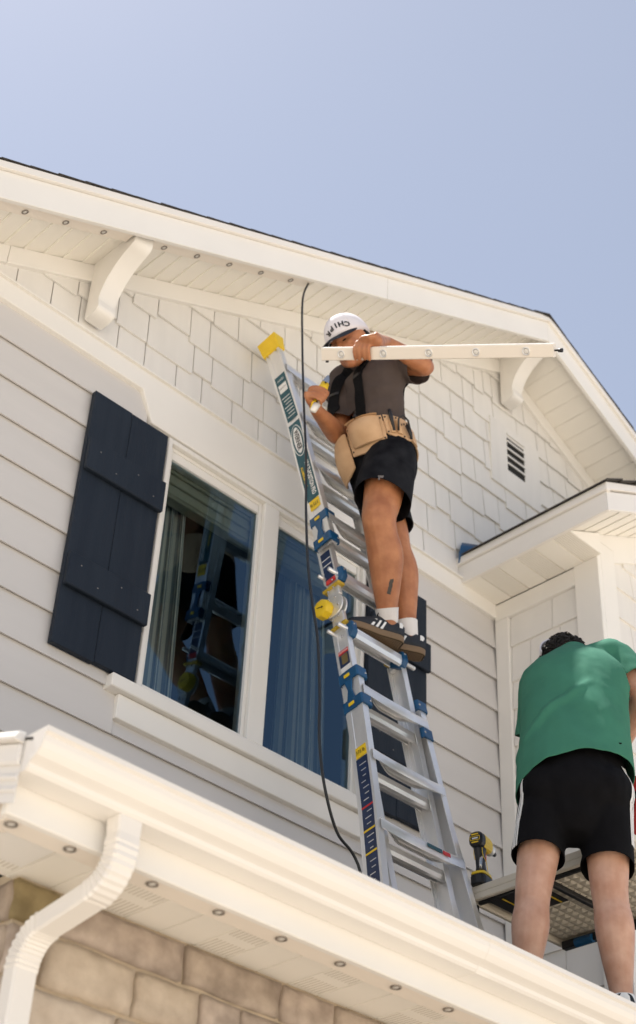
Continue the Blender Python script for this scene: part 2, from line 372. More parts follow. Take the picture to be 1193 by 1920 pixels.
# shingle courses seen edge-on along the rake
SL = .13
for s in (-1, 1):
    n = 46 if s < 0 else 31
    for k in range(n):
        xa = RXR + s * (k * SL - .02); xb = RXR + s * ((k + 1) * SL + .01); zA = zs(xa) + .135; zB = zs(xb) + .135
        ya = OV - .020 - rs.random() * .004
        MB().prism([(xa, ya, zA - .0005), (xb, ya, zB + .004), (xb, ya, zB + .009), (xa, ya, zA + .003)], (0, .9, 0)).build('roof_shingle', 'asphalt', roof)
    xa, xb = RXR, RXR + s * n * SL
    MB().prism([(xa, OV+.84, zs(xa)+.131), (xb, OV+.84, zs(xb)+.131), (xb, OV+.84, zs(xb)+.152), (xa, OV+.84, zs(xa)+.152)], (0, 8.36-OV, 0)).build('roof_covering', 'asphalt', roof)
MB().prism([(RXR-.15, OV-.022, zs(RXR-.15)+.139), (RXR, OV-.022, RZS+.143), (RXR+.15, OV-.022, zs(RXR+.15)+.139), (RXR+.15, OV-.022, zs(RXR+.15)+.146), (RXR, OV-.022, RZS+.150), (RXR-.15, OV-.022, zs(RXR-.15)+.146)], (0, 5, 0)).build('ridge_cap', 'asphalt', roof)
# soffit panels under the rake, joints recessed
PW = .0965
def panel(x0, x1):
    zA, zB = zs(x0), zs(x1)
    MB().prism([(x0+.005, OV+.0235, zA), (x1-.005, OV+.0235, zB), (x1-.0002, OV+.0235, zB+.005), (x1-.0002, OV+.0235, zB+.0135), (x0+.0002, OV+.0235, zA+.0135), (x0+.0002, OV+.0235, zA+.005)], (0, D-.0005-OV-.0235, 0)).build('soffit_panel', 'soffit', roof)
x = RXR
while x > .9: panel(x-PW, x); x -= PW
x = RXR
while x < 8.9: panel(x, x+PW); x += PW
# curved brackets
def bracket(x0, label):
    z = zs(x0 + .046) + .012
    pr = [(.30, 0)] + [tuple(q) for q in cr([(.302, .055), (.297, .085), (.277, .105), (.235, .122), (.180, .155), (.130, .205), (.098, .262), (.086, .305), (.092, .335), (.094, .355), (.082, .372), (.055, .380), (.02, .381)], 4)] + [(0, .381)]
    MB().prism([(x0, D-.0365-d, z-h) if d > 0 or h > 0 else (x0, D-.0365, z) for d, h in pr] + [(x0, D-.0365, z)], (.092, 0, 0)).build('bracket', 'trim', house, smooth=True, label=label).modifiers.new('e', 'EDGE_SPLIT').split_angle = .6
bracket(2.447, 'cream curved bracket under the left rake'); bracket(5.335, 'cream curved bracket under the gable peak')
# ---------------------------------------------------------------- side bay
bay = empty('bay', (5.25, 3.557, -1.6), 'shingled side bay with its own small gabled roof', parent=house)
BX, BY, BS = 5.25, 3.557, 4.58
bw = MB().box(BX+.002, 8.6, BY+.002, D-.001, -1.6, 4.58)
bw.prism([(BX+.002, BY+.002, 4.58), (8.6, BY+.002, 4.58), (8.6, BY+.002, 4.62), (6.925, BY+.002, 5.45), (BX+.002, BY+.002, 4.62)], (0, .09, 0)).build('bay_wall', 'shingle', bay)
bwall = [c for c in bay.children][0]
def bshingle_side(y0, y1, z0, z1, st):
    b = MB(); z0 -= st
    b.prism([(BX-.019, y0, z0), (BX-.006, y0, z1), (BX+.001, y0, z1), (BX+.001, y0, z0)], (0, y1-y0, 0)).build('shingle', 'shingle', bwall)
def bshingle_front(x0, x1, z0, z1, st):
    b = MB(); z0 -= st
    b.prism([(x0, BY-.019, z0), (x0, BY-.006, z1), (x0, BY+.001, z1), (x0, BY+.001, z0)], (x1-x0, 0, 0)).build('shingle', 'shingle', bwall)
for r in range(-14, 1):
    z0 = 4.29 + .1853 * r; z1 = min(z0 + .195, 4.475)
    js = [3.682]
    if r == 0: js += [3.84]
    if r == -1: js += [3.80, 3.99]
    while js[-1] < 4.0: js.append(js[-1] + rs.choice((.12, .16, .2, .25)))
    js[-1] = 4.112
    for a, b in zip(js, js[1:]):
        if b - a > .02: bshingle_side(a+.002, b-.002, z0, z1, rs.choice((0, .018, .025, 0)))
    js = [5.372]
    while js[-1] < 7.5: js.append(js[-1] + rs.choice((.12, .16, .2, .25)))
    for a, b in zip(js, js[1:]): bshingle_front(a+.002, b-.002, z0 + .01, z1 + .01, rs.choice((0, .018, .025, 0)))
for z0 in (4.475, 4.66, 4.845):
    x = 5.372 + max(0, (z0 - 4.6)) * 1.6
    while x < 7.4: q = rs.choice((.12, .16, .2, .25)); bshingle_front(x+.002, x+q-.002, z0+.01, z0+.20, rs.choice((0, .018, .025, 0))); x += q
MB().box(BX-.030, BX+.001, 4.114, D-.024, -1.2, 4.472).build('corner_board', 'trim', bay, bevel=.003)
MB().box(BX-.030, BX+.001, BY-.030, 3.679, -1.2, 4.69).build('corner_board', 'trim', bay, bevel=.003)
MB().box(BX+.0015, BX+.12, BY-.0295, BY+.001, -1.2, 4.69).build('corner_board', 'trim', bay, bevel=.003)
MB().box(BX-.029, BX+.0005, 3.680, D-.025, 4.474, 4.578).build('frieze_board', 'trim', bay, bevel=.003)
MB().prism([(BX+.1205, BY-.028, 4.62), (6.9, BY-.028, 5.41), (6.9, BY-.028, 5.575), (BX-.02, BY-.028, 4.742), (BX-.02, BY-.028, 4.6915), (BX+.1205, BY-.028, 4.6915)], (0, .027, 0)).build('frieze_board', 'trim', bay)
# bay roof: eave along x = 4.945, rake along y = 3.257
EX, RY_ = 4.945, 3.257; BRX = 6.925
def zb_(x): return 4.745 + .5 * (x - EX) if x < BRX else 4.745 + .5 * (BRX - EX) - .5 * (x - BRX)
br = MB()
for a, b in ((EX+.02, BRX), (BRX, 2*BRX-EX)):
    br.prism([(a, RY_+.02, zb_(a)-.05), (b, RY_+.02, zb_(b)-.05), (b, RY_+.02, zb_(b)), (a, RY_+.02, zb_(a))], (0, 2.6, 0))
broof = br.build('bay_roof', 'trim', bay)
MB().box(EX, EX+.02, RY_, D-.001, 4.578, 4.69).build('fascia', 'gutter', broof, bevel=.002)
MB().box(EX-.014, EX+.02, RY_-.012, D-.001, 4.6915, 4.738).build('drip_edge', 'gutter', broof, bevel=.003)
MB().prism([(EX+.0005, RY_-.0005, 4.577), (BRX, RY_-.0005, zb_(BRX)-.17), (BRX, RY_-.0005, zb_(BRX)-.048), (EX+.0005, RY_-.0005, 4.69)], (0, .02, 0)).build('fascia', 'gutter', broof, bevel=.002)
MB().prism([(EX-.013, RY_-.013, 4.6915), (BRX, RY_-.013, zb_(BRX)-.047), (BRX, RY_-.013, zb_(BRX)-.002), (EX-.013, RY_-.013, 4.737)], (0, .034, 0)).build('drip_edge', 'gutter', broof, bevel=.002)
for k in range(14):
    xa, xb = EX - .028 + k*.13, EX - .028 + (k+1)*.13 + .01
    MB().prism([(xa, RY_-.03, zb_(xa)+.001), (xb, RY_-.03, zb_(xb)+.012), (xb, RY_-.03, zb_(xb)+.021), (xa, RY_-.03, zb_(xa)+.009)], (0, D-.03-RY_, 0)).build('roof_shingle', 'asphalt', broof)
# level soffit under the eave: plain and perforated panels in turn
perf = mat('perforated_soffit', (.88, .85, .78), .45, var=.02)
t = perf.node_tree; p = t.nodes['Principled BSDF']; tc = [n for n in t.nodes if n.type == 'TEX_COORD'][0]
def slots(t, tc, p, sx, sy, base, dark, thr=.72):
    mp = t.nodes.new('ShaderNodeMapping'); mp.inputs['Scale'].default_value = (sx, sy, 1); t.links.new(tc.outputs['Object'], mp.inputs[0])
    se = t.nodes.new('ShaderNodeSeparateXYZ'); t.links.new(mp.outputs[0], se.inputs[0]); outs = []
    for ax in (0, 1):
        f = t.nodes.new('ShaderNodeMath'); f.operation = 'FRACT'; t.links.new(se.outputs[ax], f.inputs[0])
        s = t.nodes.new('ShaderNodeMath'); s.operation = 'SUBTRACT'; s.inputs[1].default_value = .5; t.links.new(f.outputs[0], s.inputs[0])
        a = t.nodes.new('ShaderNodeMath'); a.operation = 'ABSOLUTE'; t.links.new(s.outputs[0], a.inputs[0])
        l = t.nodes.new('ShaderNodeMath'); l.operation = 'LESS_THAN'; l.inputs[1].default_value = (.2, .33)[ax]; t.links.new(a.outputs[0], l.inputs[0]); outs.append(l)
    m = t.nodes.new('ShaderNodeMath'); m.operation = 'MULTIPLY'; t.links.new(outs[0].outputs[0], m.inputs[0]); t.links.new(outs[1].outputs[0], m.inputs[1])
    mx = t.nodes.new('ShaderNodeMix'); mx.data_type = 'RGBA'; mx.inputs[6].default_value = (*base, 1); mx.inputs[7].default_value = (*dark, 1)
    t.links.new(m.outputs[0], mx.inputs[0]); t.links.new(mx.outputs[2], p.inputs['Base Color'])
slots(t, tc, p, 110, 80, (.88, .85, .78), (.58, .54, .46)); MT['perf'] = perf
y = D - .026; k = 0
while y > BY - .06:
    y0 = max(y - .118, BY - .055)
    MB().prism([(EX+.021, y-.004, BS), (EX+.021, y0+.004, BS), (EX+.021, y0+.0005, BS+.008), (EX+.021, y0+.0005, BS+.016), (EX+.021, y-.0005, BS+.016), (EX+.021, y-.0005, BS+.008)], (BX-.0305-EX-.021, 0, 0)).build('soffit_panel', 'perf' if k % 2 == 1 else 'soffit', broof)
    y -= .118; k += 1
# raked soffit under the front of the bay roof
x = EX + .022
while x < 7.0:
    za, zb2 = 4.60 + .5*(x-EX) - .02, 4.60 + .5*(x+.11-EX) - .02
    MB().prism([(x+.003, RY_+.021, za), (x+.107, RY_+.021, zb2), (x+.107, RY_+.021, zb2+.012), (x+.003, RY_+.021, za+.012)], (0, BY-.031-RY_-.021, 0)).build('soffit_panel', 'soffit', broof); x += .11
MB().prism([(EX+.021, BY-.056, BS+.001), (BX-.031, BY-.056, BS+.001), (BX-.031, BY-.056, BS+.13), (EX+.021, BY-.056, BS+.005)], (0, .025, 0)).build('soffit_return', 'trim', broof)
# bent flashing where the bay eave meets the gable wall
fl = MB(); 
pts = [(EX-.02, D-.03, 4.70), (EX-.03, D-.045, 4.745), (EX-.02, D-.05, 4.80), (EX+.0, D-.04, 4.835)]
fl.loft([[(x0 + dx, y0, z0 + dz) for x0, y0, z0 in pts] for dx, dz in ((0, 0), (.16, .07))], caps=False, closed=False)
flo = fl.build('kickout_flashing', 'blue', bay, smooth=True); md = flo.modifiers.new('s', 'SOLIDIFY'); md.thickness = .004  # sky reflection on the bent metal is painted in as plain blue
# ---------------------------------------------------------------- porch
PX0 = 1.505; GY = 2.4; SZ = 1.450; SY = 2.838; PXS = 1.765
porch = empty('porch_roof', (PX0, GY, 1.4), parent=house)
def rz(y): return 1.545 + .32 * (y - 2.44)
MB().prism([(PX0+.02, 2.47, rz(2.47)), (PX0+.02, D-.0225, rz(D-.0225)), (PX0+.02, D-.0225, rz(D-.0225)-.05), (PX0+.02, 2.548, rz(2.548)-.05)], (7.0, 0, 0)).build('roof_deck', 'asphalt', porch)
for k in range(13):
    ya, yb = 2.45 + k*.14, 2.45 + (k+1)*.14 + .01
    if yb > D-.03: break
    MB().prism([(PX0-.004, ya, rz(ya)-.006), (PX0-.004, yb, rz(yb)-.004), (PX0-.004, yb, rz(yb)+.003), (PX0-.004, ya, rz(ya)+.001)], (7.0, 0, 0)).build('roof_shingle', 'asphalt', porch)
gp = [(2.400, 1.560), (2.400, 1.548), (2.409, 1.543), (2.411, 1.530), (2.417, 1.516), (2.430, 1.503), (2.444, 1.4965), (2.452, 1.492), (2.455, 1.483), (2.462, 1.4765), (2.527, 1.4765), (2.527, 1.56)]
gi = [(y + (.004 if y < 2.5 else -.004), z + (.004 if z < 1.48 else 0)) for y, z in gp]
gut = MB().prism([(PX0, y, z) for y, z in gp] + [(PX0, y, z) for y, z in gi[::-1]], (7, 0, 0)).build('gutter', 'gutter', porch)
MB().prism([(PX0-.0025, y, z) for y, z in gp], (.002, 0, 0)).build('end_cap', 'gutter', gut)
MB().box(PX0+.012, 8.5, 2.5285, 2.55, 1.407, 1.56).build('fascia', 'trim', porch, bevel=.003)
for xj in (2.93, 5.4):
    MB().prism([(xj, y - (.0012 if y < 2.5 else 0), z - (.0012 if z < 1.48 else 0)) for y, z in gp[:11]] + [(xj, y, z) for y, z in gi[:11][::-1]], (.045, 0, 0)).build('lap_joint', 'gutter', gut)
# rake edge of the porch roof on its left end: stacked coil-stock profile
def rake(prof, name, x0, m='gutter'):
    ya, yb = 2.478, D-.05
    MB().prism([(x0 + dx, ya, rz(ya) + dz) for dx, dz in prof], (0, yb-ya, rz(yb)-rz(ya))).build(name, m, porch, bevel=.0015)
rake([(-.0045, -.152), (-.0045, -.02), (-.0030, -.02), (-.0030, -.152)], 'fascia', PX0)
rake([(-.010, -.066), (-.014, -.058), (-.014, -.018), (-.005, -.018), (-.005, -.066)], 'rake_trim', PX0)
rake([(-.009, -.100), (-.012, -.094), (-.009, -.086), (-.005, -.084), (-.005, -.102)], 'rake_trim', PX0)
rake([(-.007, -.128), (-.011, -.122), (-.007, -.114), (-.005, -.112), (-.005, -.130)], 'rake_trim', PX0)
rake([(-.030, -.012), (-.030, -.006), (-.020, .010), (-.0035, .012), (-.0035, -.016)], 'drip_edge', PX0)
# soffit: plain and slotted panels
slot = mat('slotted_soffit', (.88, .85, .78), .45, var=.02)
t = slot.node_tree; slots(t, [n for n in t.nodes if n.type == 'TEX_COORD'][0], t.nodes['Principled BSDF'], 80, 9, (.88, .85, .78), (.64, .60, .52)); MT['slot'] = slot
x = PX0 + .03; k = 0
while x < 8.2:
    y0 = 2.6125
    MB().prism([(x+.003, y0, SZ), (x+.107, y0, SZ), (x+.1095, y0, SZ+.007), (x+.1095, y0, SZ+.016), (x+.0005, y0, SZ+.016), (x+.0005, y0, SZ+.007)], (0, SY+.04-y0, 0)).build('soffit_panel', 'slot' if k % 3 == 1 else 'soffit', porch); x += .11; k += 1
x = 0
y = 2.80
while y < D - .2:
    zA = rz(y) - .158
    MB().box(PX0+.026, PXS+.05, y+.002, y+.108, zA, zA+.014).build('soffit_panel', 'soffit', porch); y += .11
MB().box(PX0+.026, PXS-.02, 2.6135, 2.7985, SZ-.006, SZ+.05).build('soffit_return', 'trim', porch, bevel=.002)
# stone wall under the porch
stones = [mat('stone_%s' % n, c, .85, var2=v, scale=14, bump=1.0, bscale=40) for n, c, v in (('taupe', (.52, .43, .36), (.28, .225, .185)), ('umber', (.46, .38, .31), (.24, .19, .15)), ('sand', (.58, .49, .39), (.40, .325, .25)), ('cream', (.64, .55, .45), (.47, .385, .30)), ('moss', (.34, .27, .14), (.19, .145, .07)))]
pw = empty('porch_wall', (PXS, SY, -1.6), 'porch wall of roughly squared brown and cream stones', parent=house)
MB().box(PXS+.012, 8.4, SY+.013, SY+.25, -1.6, SZ+.02).box(PXS+.012, PXS+.25, SY+.25, D-.1, -1.6, SZ+.02).build('mortar_bed', 'mortar', pw)
rs2 = random.Random(11)
def stone(p0, ux, w, h, m):
    """rough-faced block: front face subdivided and chipped; p0 lower left, ux unit direction of its length, face looks along -n"""
    ux = Vector(ux); n = Vector((ux.y, -ux.x, 0)); b = MB(); vs = []; nx, nz = 9, 6
    for j in range(nz + 1):
        for i in range(nx + 1):
            u, v = i / nx, j / nz; edge = min(u, 1 - u) < .01 or min(v, 1 - v) < .01
            q = Vector(p0) + ux * (w * u) + Vector((0, 0, h * v)); d = .002 if edge else .009 + .006 * noise.noise(q * 16) + .005 * noise.noise(q * 41)
            jx = .007 * noise.noise(q * 21); jz = .006 * noise.noise(q * 17 + Vector((5, 0, 0)))
            vs.append(q + n * d + ux * jx + Vector((0, 0, jz)))
    k = len(vs); fs = [(j*(nx+1)+i, j*(nx+1)+i+1, (j+1)*(nx+1)+i+1, (j+1)*(nx+1)+i) for j in range(nz) for i in range(nx)]
    rim = [i for i in range(nx+1)] + [j*(nx+1)+nx for j in range(1, nz+1)] + [nz*(nx+1)+i for i in range(nx-1, -1, -1)] + [j*(nx+1) for j in range(nz-1, 0, -1)]
    vs += [vs[i] - n * .05 for i in rim]; r = len(rim)
    fs += [(rim[(i+1) % r], rim[i], k+i, k+(i+1) % r) for i in range(r)]
    o = b.add(vs, fs).build('stone', m, pw, smooth=False); o.data.polygons.foreach_set('use_smooth', [True]*len(o.data.polygons)); return o
z = SZ - .004; hs = [.105, .125, .135, .16, .12, .14, .15, .16, .14, .16, .15]
mi = 0
for r, h in enumerate(hs):
    z -= h; x = PXS; first = True
    while x < 6.2 - r * .1:
        w_ = rs2.choice((.14, .2, .27, .33, .38)); 
        if first and r % 2: w_ = .10
        if first and r == 0: w_ = .13
        q = rs2.choice((0, 0, 1, 1, 2, 2, 3, 0)) if not (first and r == 0) else 4
        stone((x + .006, SY, z + .007), (1, 0, 0), w_ - .012, h - .014, stones[q]); x += w_; first = False
    y = D - .1; 
    while y > SY + .06:
        w_ = min(rs2.choice((.16, .22, .3)), y - SY - .012)
        if y - w_ - SY < .08: w_ = y - SY - .012
        stone((PXS, y - .006, z + .007), (0, -1, 0), w_ - .012, h - .014, stones[rs2.choice((0, 1, 1, 2, 0))]); y -= w_
# downspout: elbow, offset and lower elbow, swept with crimped rings
dp = empty('downspout', (1.66, 2.5, 1.4), parent=house)
def sweep(path, crimp, name, grow=0.):
    P = [Vector((1.79, y, z)) for y, z in path]; rings = []
    for k in range(len(P)):
        tn = (P[min(k+1, len(P)-1)] - P[max(k-1, 0)]).normalized(); a = Vector((1, 0, 0)); b = tn.cross(a)
        off = -.0042 if crimp and k % 2 else 0.
        hw, hd = .031 + grow, .0235 + grow; c = .005; rr = []
        for sx, sy in ((1,1),(-1,1),(-1,-1),(1,-1)):
            for q in ((sx*(hw-c), sy*hd), (sx*hw, sy*(hd-c)))[::(1 if sx*sy < 0 else -1)]:
                rr.append(P[k] + a * (q[0] - (off if q[0] < 0 else 0)) + b * (q[1] + (off * .5 if sy > 0 else 0)))
        rings.append(rr)
    MB().loft(rings).build(name, 'gutter', dp)
TH = math.radians(81); RR = .088
el = [(2.487, 1.476), (2.487, 1.44), (2.487, 1.42)] + [(2.487 + RR*(1-math.cos(a)), 1.415 - RR*math.sin(a)) for a in [i*TH/17 for i in range(18)]]
sweep(el, True, 'elbow', .002)
e0 = el[-1]; Ld = (2.800 - RR*(1-math.cos(TH)) - e0[0]) / math.sin(TH)
e1 = (e0[0] + Ld*math.sin(TH), e0[1] - Ld*math.cos(TH))
sweep([e0, e1], False, 'offset_pipe')
el2 = [(e1[0] + RR*(math.cos(TH-a) - math.cos(TH)), e1[1] - RR*(math.sin(TH) - math.sin(TH-a))) for a in [i*TH/17 for i in range(18)]]
sweep(el2, True, 'elbow', .002)
e2 = el2[-1]; sweep([e2, (e2[0], e2[1]-.03), (e2[0], -1.5)], False, 'down_pipe')
# ================================================================== LIGHT TRACKS
def lamp(c, n, u, parent, r=.0145, m='lensr'):
    c, n, u = Vector(c), Vector(n).normalized(), Vector(u).normalized(); v = n.cross(u)
    rg = MB(); N = 16
    R = [[c + n*h + (u*math.cos(2*math.pi*i/N) + v*math.sin(2*math.pi*i/N))*q for i in range(N)] for q, h in ((r, .0003), (r*1.02, .004), (r*.8, .0045), (r*.74, .0008))]
    rg.loft(R, caps=False); o = rg.build('light_ring', m, parent, smooth=True)
    MB().loft([[c + n*h + (u*math.cos(2*math.pi*i/N) + v*math.sin(2*math.pi*i/N))*q for i in range(N)] for q, h in ((r*.76, .0008), (r*.5, .003), (r*.15, .0035))]).build('lens', 'lens', o, smooth=True)
def track_rake(x0, x1, xs, label):
    g_ = empty('light_track', ((x0+x1)/2, 3.92, zs((x0+x1)/2)-.03), label, 'light track', 'light tracks under the eaves')
    dz = -.0295
    MB().prism([(x0, 3.8905, zs(x0)-.0015), (x0, 3.884, zs(x0)+dz+.004), (x0, 3.888, zs(x0)+dz), (x0, 3.953, zs(x0)+dz), (x0, 3.957, zs(x0)+dz+.004), (x0, 3.951, zs(x0)-.0015)], (x1-x0, 0, zs(x1)-zs(x0))).build('channel', 'track', g_)
    for x in xs: lamp((x, 3.926, zs(x)+dz), (.447, 0, -.894), (.894, 0, .447), g_)
track_rake(.9, 2.440, [.97+.1913*k for k in range(6)] + [1.927, 2.118, 2.305], 'cream light track with three visible round lights left of the bracket under the rake')
track_rake(2.545, 3.50, [2.623, 2.808, 2.998, 3.192, 3.383], 'cream light track with five round lights right of the bracket under the rake')
g_ = empty('light_track', (3.5, 2.58, SZ), 'cream light track along the porch soffit above the stone wall', 'light track', 'light tracks under the eaves')
MB().box(PX0+.03, 8, 2.5505, 2.612, 1.411, SZ+.004).build('channel', 'track', g_, bevel=.002)
for x in [1.56, 1.715] + [1.947 + .2005*k for k in range(16)]: lamp((x, 2.570, 1.411), (0, 0, -1), (1, 0, 0), g_)
g_ = empty('light_track', (PX0+.06, 2.8, SZ), 'short cream light track under the sloping left edge of the porch roof', 'light track', 'light tracks under the eaves')
MB().prism([(PX0+.03, 2.64, rz(2.64)-.185), (PX0+.09, 2.64, rz(2.64)-.185), (PX0+.09, 2.64, rz(2.64)-.162), (PX0+.03, 2.64, rz(2.64)-.162)], (0, 1.3, .32*1.3)).build('channel', 'track', g_, bevel=.002)
for k in range(6): lamp((PX0+.06, 2.70+.2*k, rz(2.70+.2*k)-.185), (0, .3, -.95), (1, 0, 0), g_)
# ================================================================== LADDER
LD = Vector((0, -.0734, -.3165)); LN = Vector((0, .3165, -.0734)).normalized()   # one rung down / into the ladder
def LP(i, x, off=0.): return Vector((x, 3.681, 3.537)) + LD * (i - 4.6) + LN * off
def cen(i): return 3.80 if i >= 4 else 3.80 - .085 * (4 - i) / 4.5
def interp(t, tab):
    for (a, va), (b, vb) in zip(tab, tab[1:]):
        if t <= b: return va + (vb - va) * max(0, (t - a) / (b - a))
    return tab[-1][1]
def xl_out(i):
    if i < 4.6: return interp(i, [(-.6, 3.43), (.95, 3.514), (3.4, 3.592)])
    return interp(i, [(5.8, 3.604), (6.83, 3.590), (7.72, 3.572), (8.75, 3.537), (10.2, 3.475)])
def xl_in(i): return cen(i) - .178
def mir(i, x): return 2 * cen(i) - x
ladder = empty('ladder', LP(10, 3.8), 'aluminium multi position ladder with blue clamps and yellow end caps leaning on the gable', 'ladder')
RD = .088
def rail(fx, i0, i1, side, name, off0=0., depth=RD, wd=.032, n=14, m='alu'):
    b = MB(); rings = []
    t = .0035
    prof = [(0, 0), (wd, 0), (wd, t), (wd*.55, t), (wd*.55, t*1.8), (t, t*1.8), (t, depth-t*1.8), (wd*.55, depth-t*1.8), (wd*.55, depth-t), (wd, depth-t), (wd, depth), (0, depth), (0, depth*.72), (.0022, depth*.70), (.0022, depth*.30), (0, depth*.28)]
    for k in range(n + 1):
        i = i0 + (i1 - i0) * k / n; x = fx(i)
        rings.append([LP(i, x + side * dx, off0 + o) for dx, o in prof])
    b.loft(rings); return b.build(name, m, ladder)
ro = []
ro.append(rail(xl_out, -.42, 3.50, 1, 'upper_rail')); rail(lambda i: mir(i, xl_out(i)), -.42, 3.50, -1, 'upper_rail')
lo_l = rail(xl_out, 5.72, 10.0, 1, 'lower_rail'); rail(lambda i: mir(i, xl_out(i)), 5.72, 10.0, -1, 'lower_rail')
def rail_in(i0, i1):
    rail(xl_in, i0, i1, 1, 'inner_rail', .034, RD-.012, .030); rail(lambda i: mir(i, xl_in(i)), i0, i1, -1, 'inner_rail', .034, RD-.012, .030)
rail_in(-.30, 4.02); rail_in(4.92, 9.7)
# rungs
def rung_prof(k=1.):
    return [(-.002, .0), (.004, -.008), (.014, -.0125), (.050, -.0135), (.058, -.010), (.062, -.002), (.062, .012), (.057, .012), (.057, 0), (.05, -.006), (.012, -.006), (.008, .0), (.012, .02), (.020, .030), (.020, .036), (.008, .036), (.0, .022)]
def rung_out(i):
    xa, xb = xl_out(i) + .010, mir(i, xl_out(i)) - .010; n = 30; rings = []
    for k in range(n + 1):
        u = k / n; x = xa + (xb - xa) * u; e = min(u, 1 - u) * (xb - xa)
        s = max(0, 1 - e / .15); s = s * s * (3 - 2 * s)          # end flattening
        pr = rung_prof(); rg = []
        for o, d in pr:
            o2 = o * (1 - .88 * s) - .009 * s - .019 * (1 - s) ; d2 = d + .016 * s * 0 + .012 * (1 - s)
            rg.append(LP(i, x, o2) + LD.normalized() * d2)
        rings.append(rg)
    b = MB().loft(rings)
    o = b.build('rung', 'alu', ladder, smooth=False); o.data.polygons.foreach_set('use_smooth', [True]*len(o.data.polygons))
    ed = o.modifiers.new('e', 'EDGE_SPLIT'); ed.split_angle = math.radians(38)
    for x in (xa + .006, xb - .006):
        for dd in (-.008, .028): MB().ell(LP(i, x, -.006) + LD.normalized() * dd, (.004, 0, 0), LD.normalized() * .004, LN * .003, 8, 5).build('rivet', 'steel', o, smooth=True)
    return o
def rung_in(i):
    xa, xb = xl_in(i) + .004, mir(i, xl_in(i)) - .004
    b = MB().loft([[LP(i, x, .045 + o * .95) + LD.normalized() * (d + .020) for o, d in rung_prof()] for x in (xa, xb)])
    return b.build('inner_rung', 'alu', ladder)
for i in (0, 1, 2, 3): rung_out(i)
for i in (6, 7, 8, 9): rung_out(i)
for i in (1, 2, 3, 6, 7, 8, 9): rung_in(i + .06)
top_label = None
def LQ(i, x, off=0.): return LP(i - (0 if i in (3.90, 4.88) else .12), x, off + .028)
for i in (3.90, 4.88):                         # the two end rungs beside the hinge, held by blue end pieces and pins
    xa, xb = 3.60, 4.00
    b = MB().loft([[LQ(i, x, -.012 + o * 1.15) + LD.normalized() * (d * 1.25 + .012) for o, d in rung_prof()] for x in (xa + .045, xb - .045)])
    rg = b.build('end_rung', 'alu', ladder)
    MB().tube([LQ(i, xa - .016, .012) + LD.normalized()*.014, LQ(i, xb + .042, .012) + LD.normalized()*.014], .0095, 12).build('locking_pin', 'alu', rg, smooth=True)
    MB().tube([LQ(i, xa - .018, .07) + LD.normalized()*.014, LQ(i, xa + .03, .07) + LD.normalized()*.014], .008, 12).build('locking_pin', 'alu', rg, smooth=True)
    for x in (xa + .048, xb - .048):
        q = MB(); pr = [(-.022, -.018), (.0, -.028), (.055, -.026), (.066, -.01), (.06, .02), (.02, .05), (-.005, .052), (-.022, .03)]
        q.prism([LQ(i, x - .015, o) + LD.normalized() * (d + .008) for o, d in pr], (.030, 0, 0)); bk = q.build('end_bracket', 'blue', rg, bevel=.005, seg=2)
        MB().ell(LQ(i, x, -.022) + LD.normalized() * .002, (.006, 0, 0), LD.normalized() * .006, LN * .003, 8, 5).build('rivet', 'steel', bk, smooth=True)
# hinges with their yellow strips and round knob
HB = .028; HI = -.12
def hinge(x, side):
    h = empty('hinge', LQ(4.55, x), parent=ladder)
    U = LD.normalized()
    def plate(i0, i1, x0, x1, o0, o1, nm, m, bev=.003):
        P = [LQ(i0, 0, o0), LQ(i0, 0, o1), LQ(i1, 0, o1), LQ(i1, 0, o0)]
        MB().prism([(x0, p.y, p.z) for p in P], (x1 - x0, 0, 0)).build(nm, m, h, bevel=bev)
    a, b = (x + .004, x + .026) if side > 0 else (x - .026, x - .004)
    plate(4.02, 4.42, a, b, .010, RD-.012, 'hinge_arm', 'alud'); plate(4.72, 5.12, a, b, .010, RD-.012, 'hinge_arm', 'alud')
    for q in (-.0025, .0025): pass
    for off, dx in ((0, -.003 * side), (0, .022 * side)):
        c = LQ(4.58, x + dx + .002, .052); n = 26
        R = [[c + Vector((ax, 0, 0)) + U * (math.cos(2*math.pi*k/n) * .058) + LN * (math.sin(2*math.pi*k/n) * .058) for k in range(n)] for ax in (-.004, .004)]
        MB().loft(R).build('hinge_disc', 'alud', h, bevel=.0015)
    for i in (4.235, 5.0):
        i = i if i < 4.6 else 4.93
        P = [LQ(i, 0, -.006), LQ(i, 0, RD+.006), LQ(i+.045, 0, RD+.006), LQ(i+.045, 0, -.006)]
        MB().prism([(x - .008*side, p.y, p.z) for p in P], (.042 * side, 0, 0)).build('yellow_strip', 'brass', h, bevel=.004)
    for i, o in ((4.30, .03), (4.31, .062), (4.47, .03), (4.45, .064), (4.62, .02), (4.80, .03), (4.82, .064), (5.16, .03), (4.16, .03)):
        MB().ell(LQ(i, x - .005 * side, o), (.004, 0, 0), U * .0055, LN * .0055, 8, 5).build('rivet', 'steel', h, smooth=True)
    return h
hl = hinge(xl_in(4.6), 1); hr = hinge(mir(4.6, xl_in(4.6)), -1)
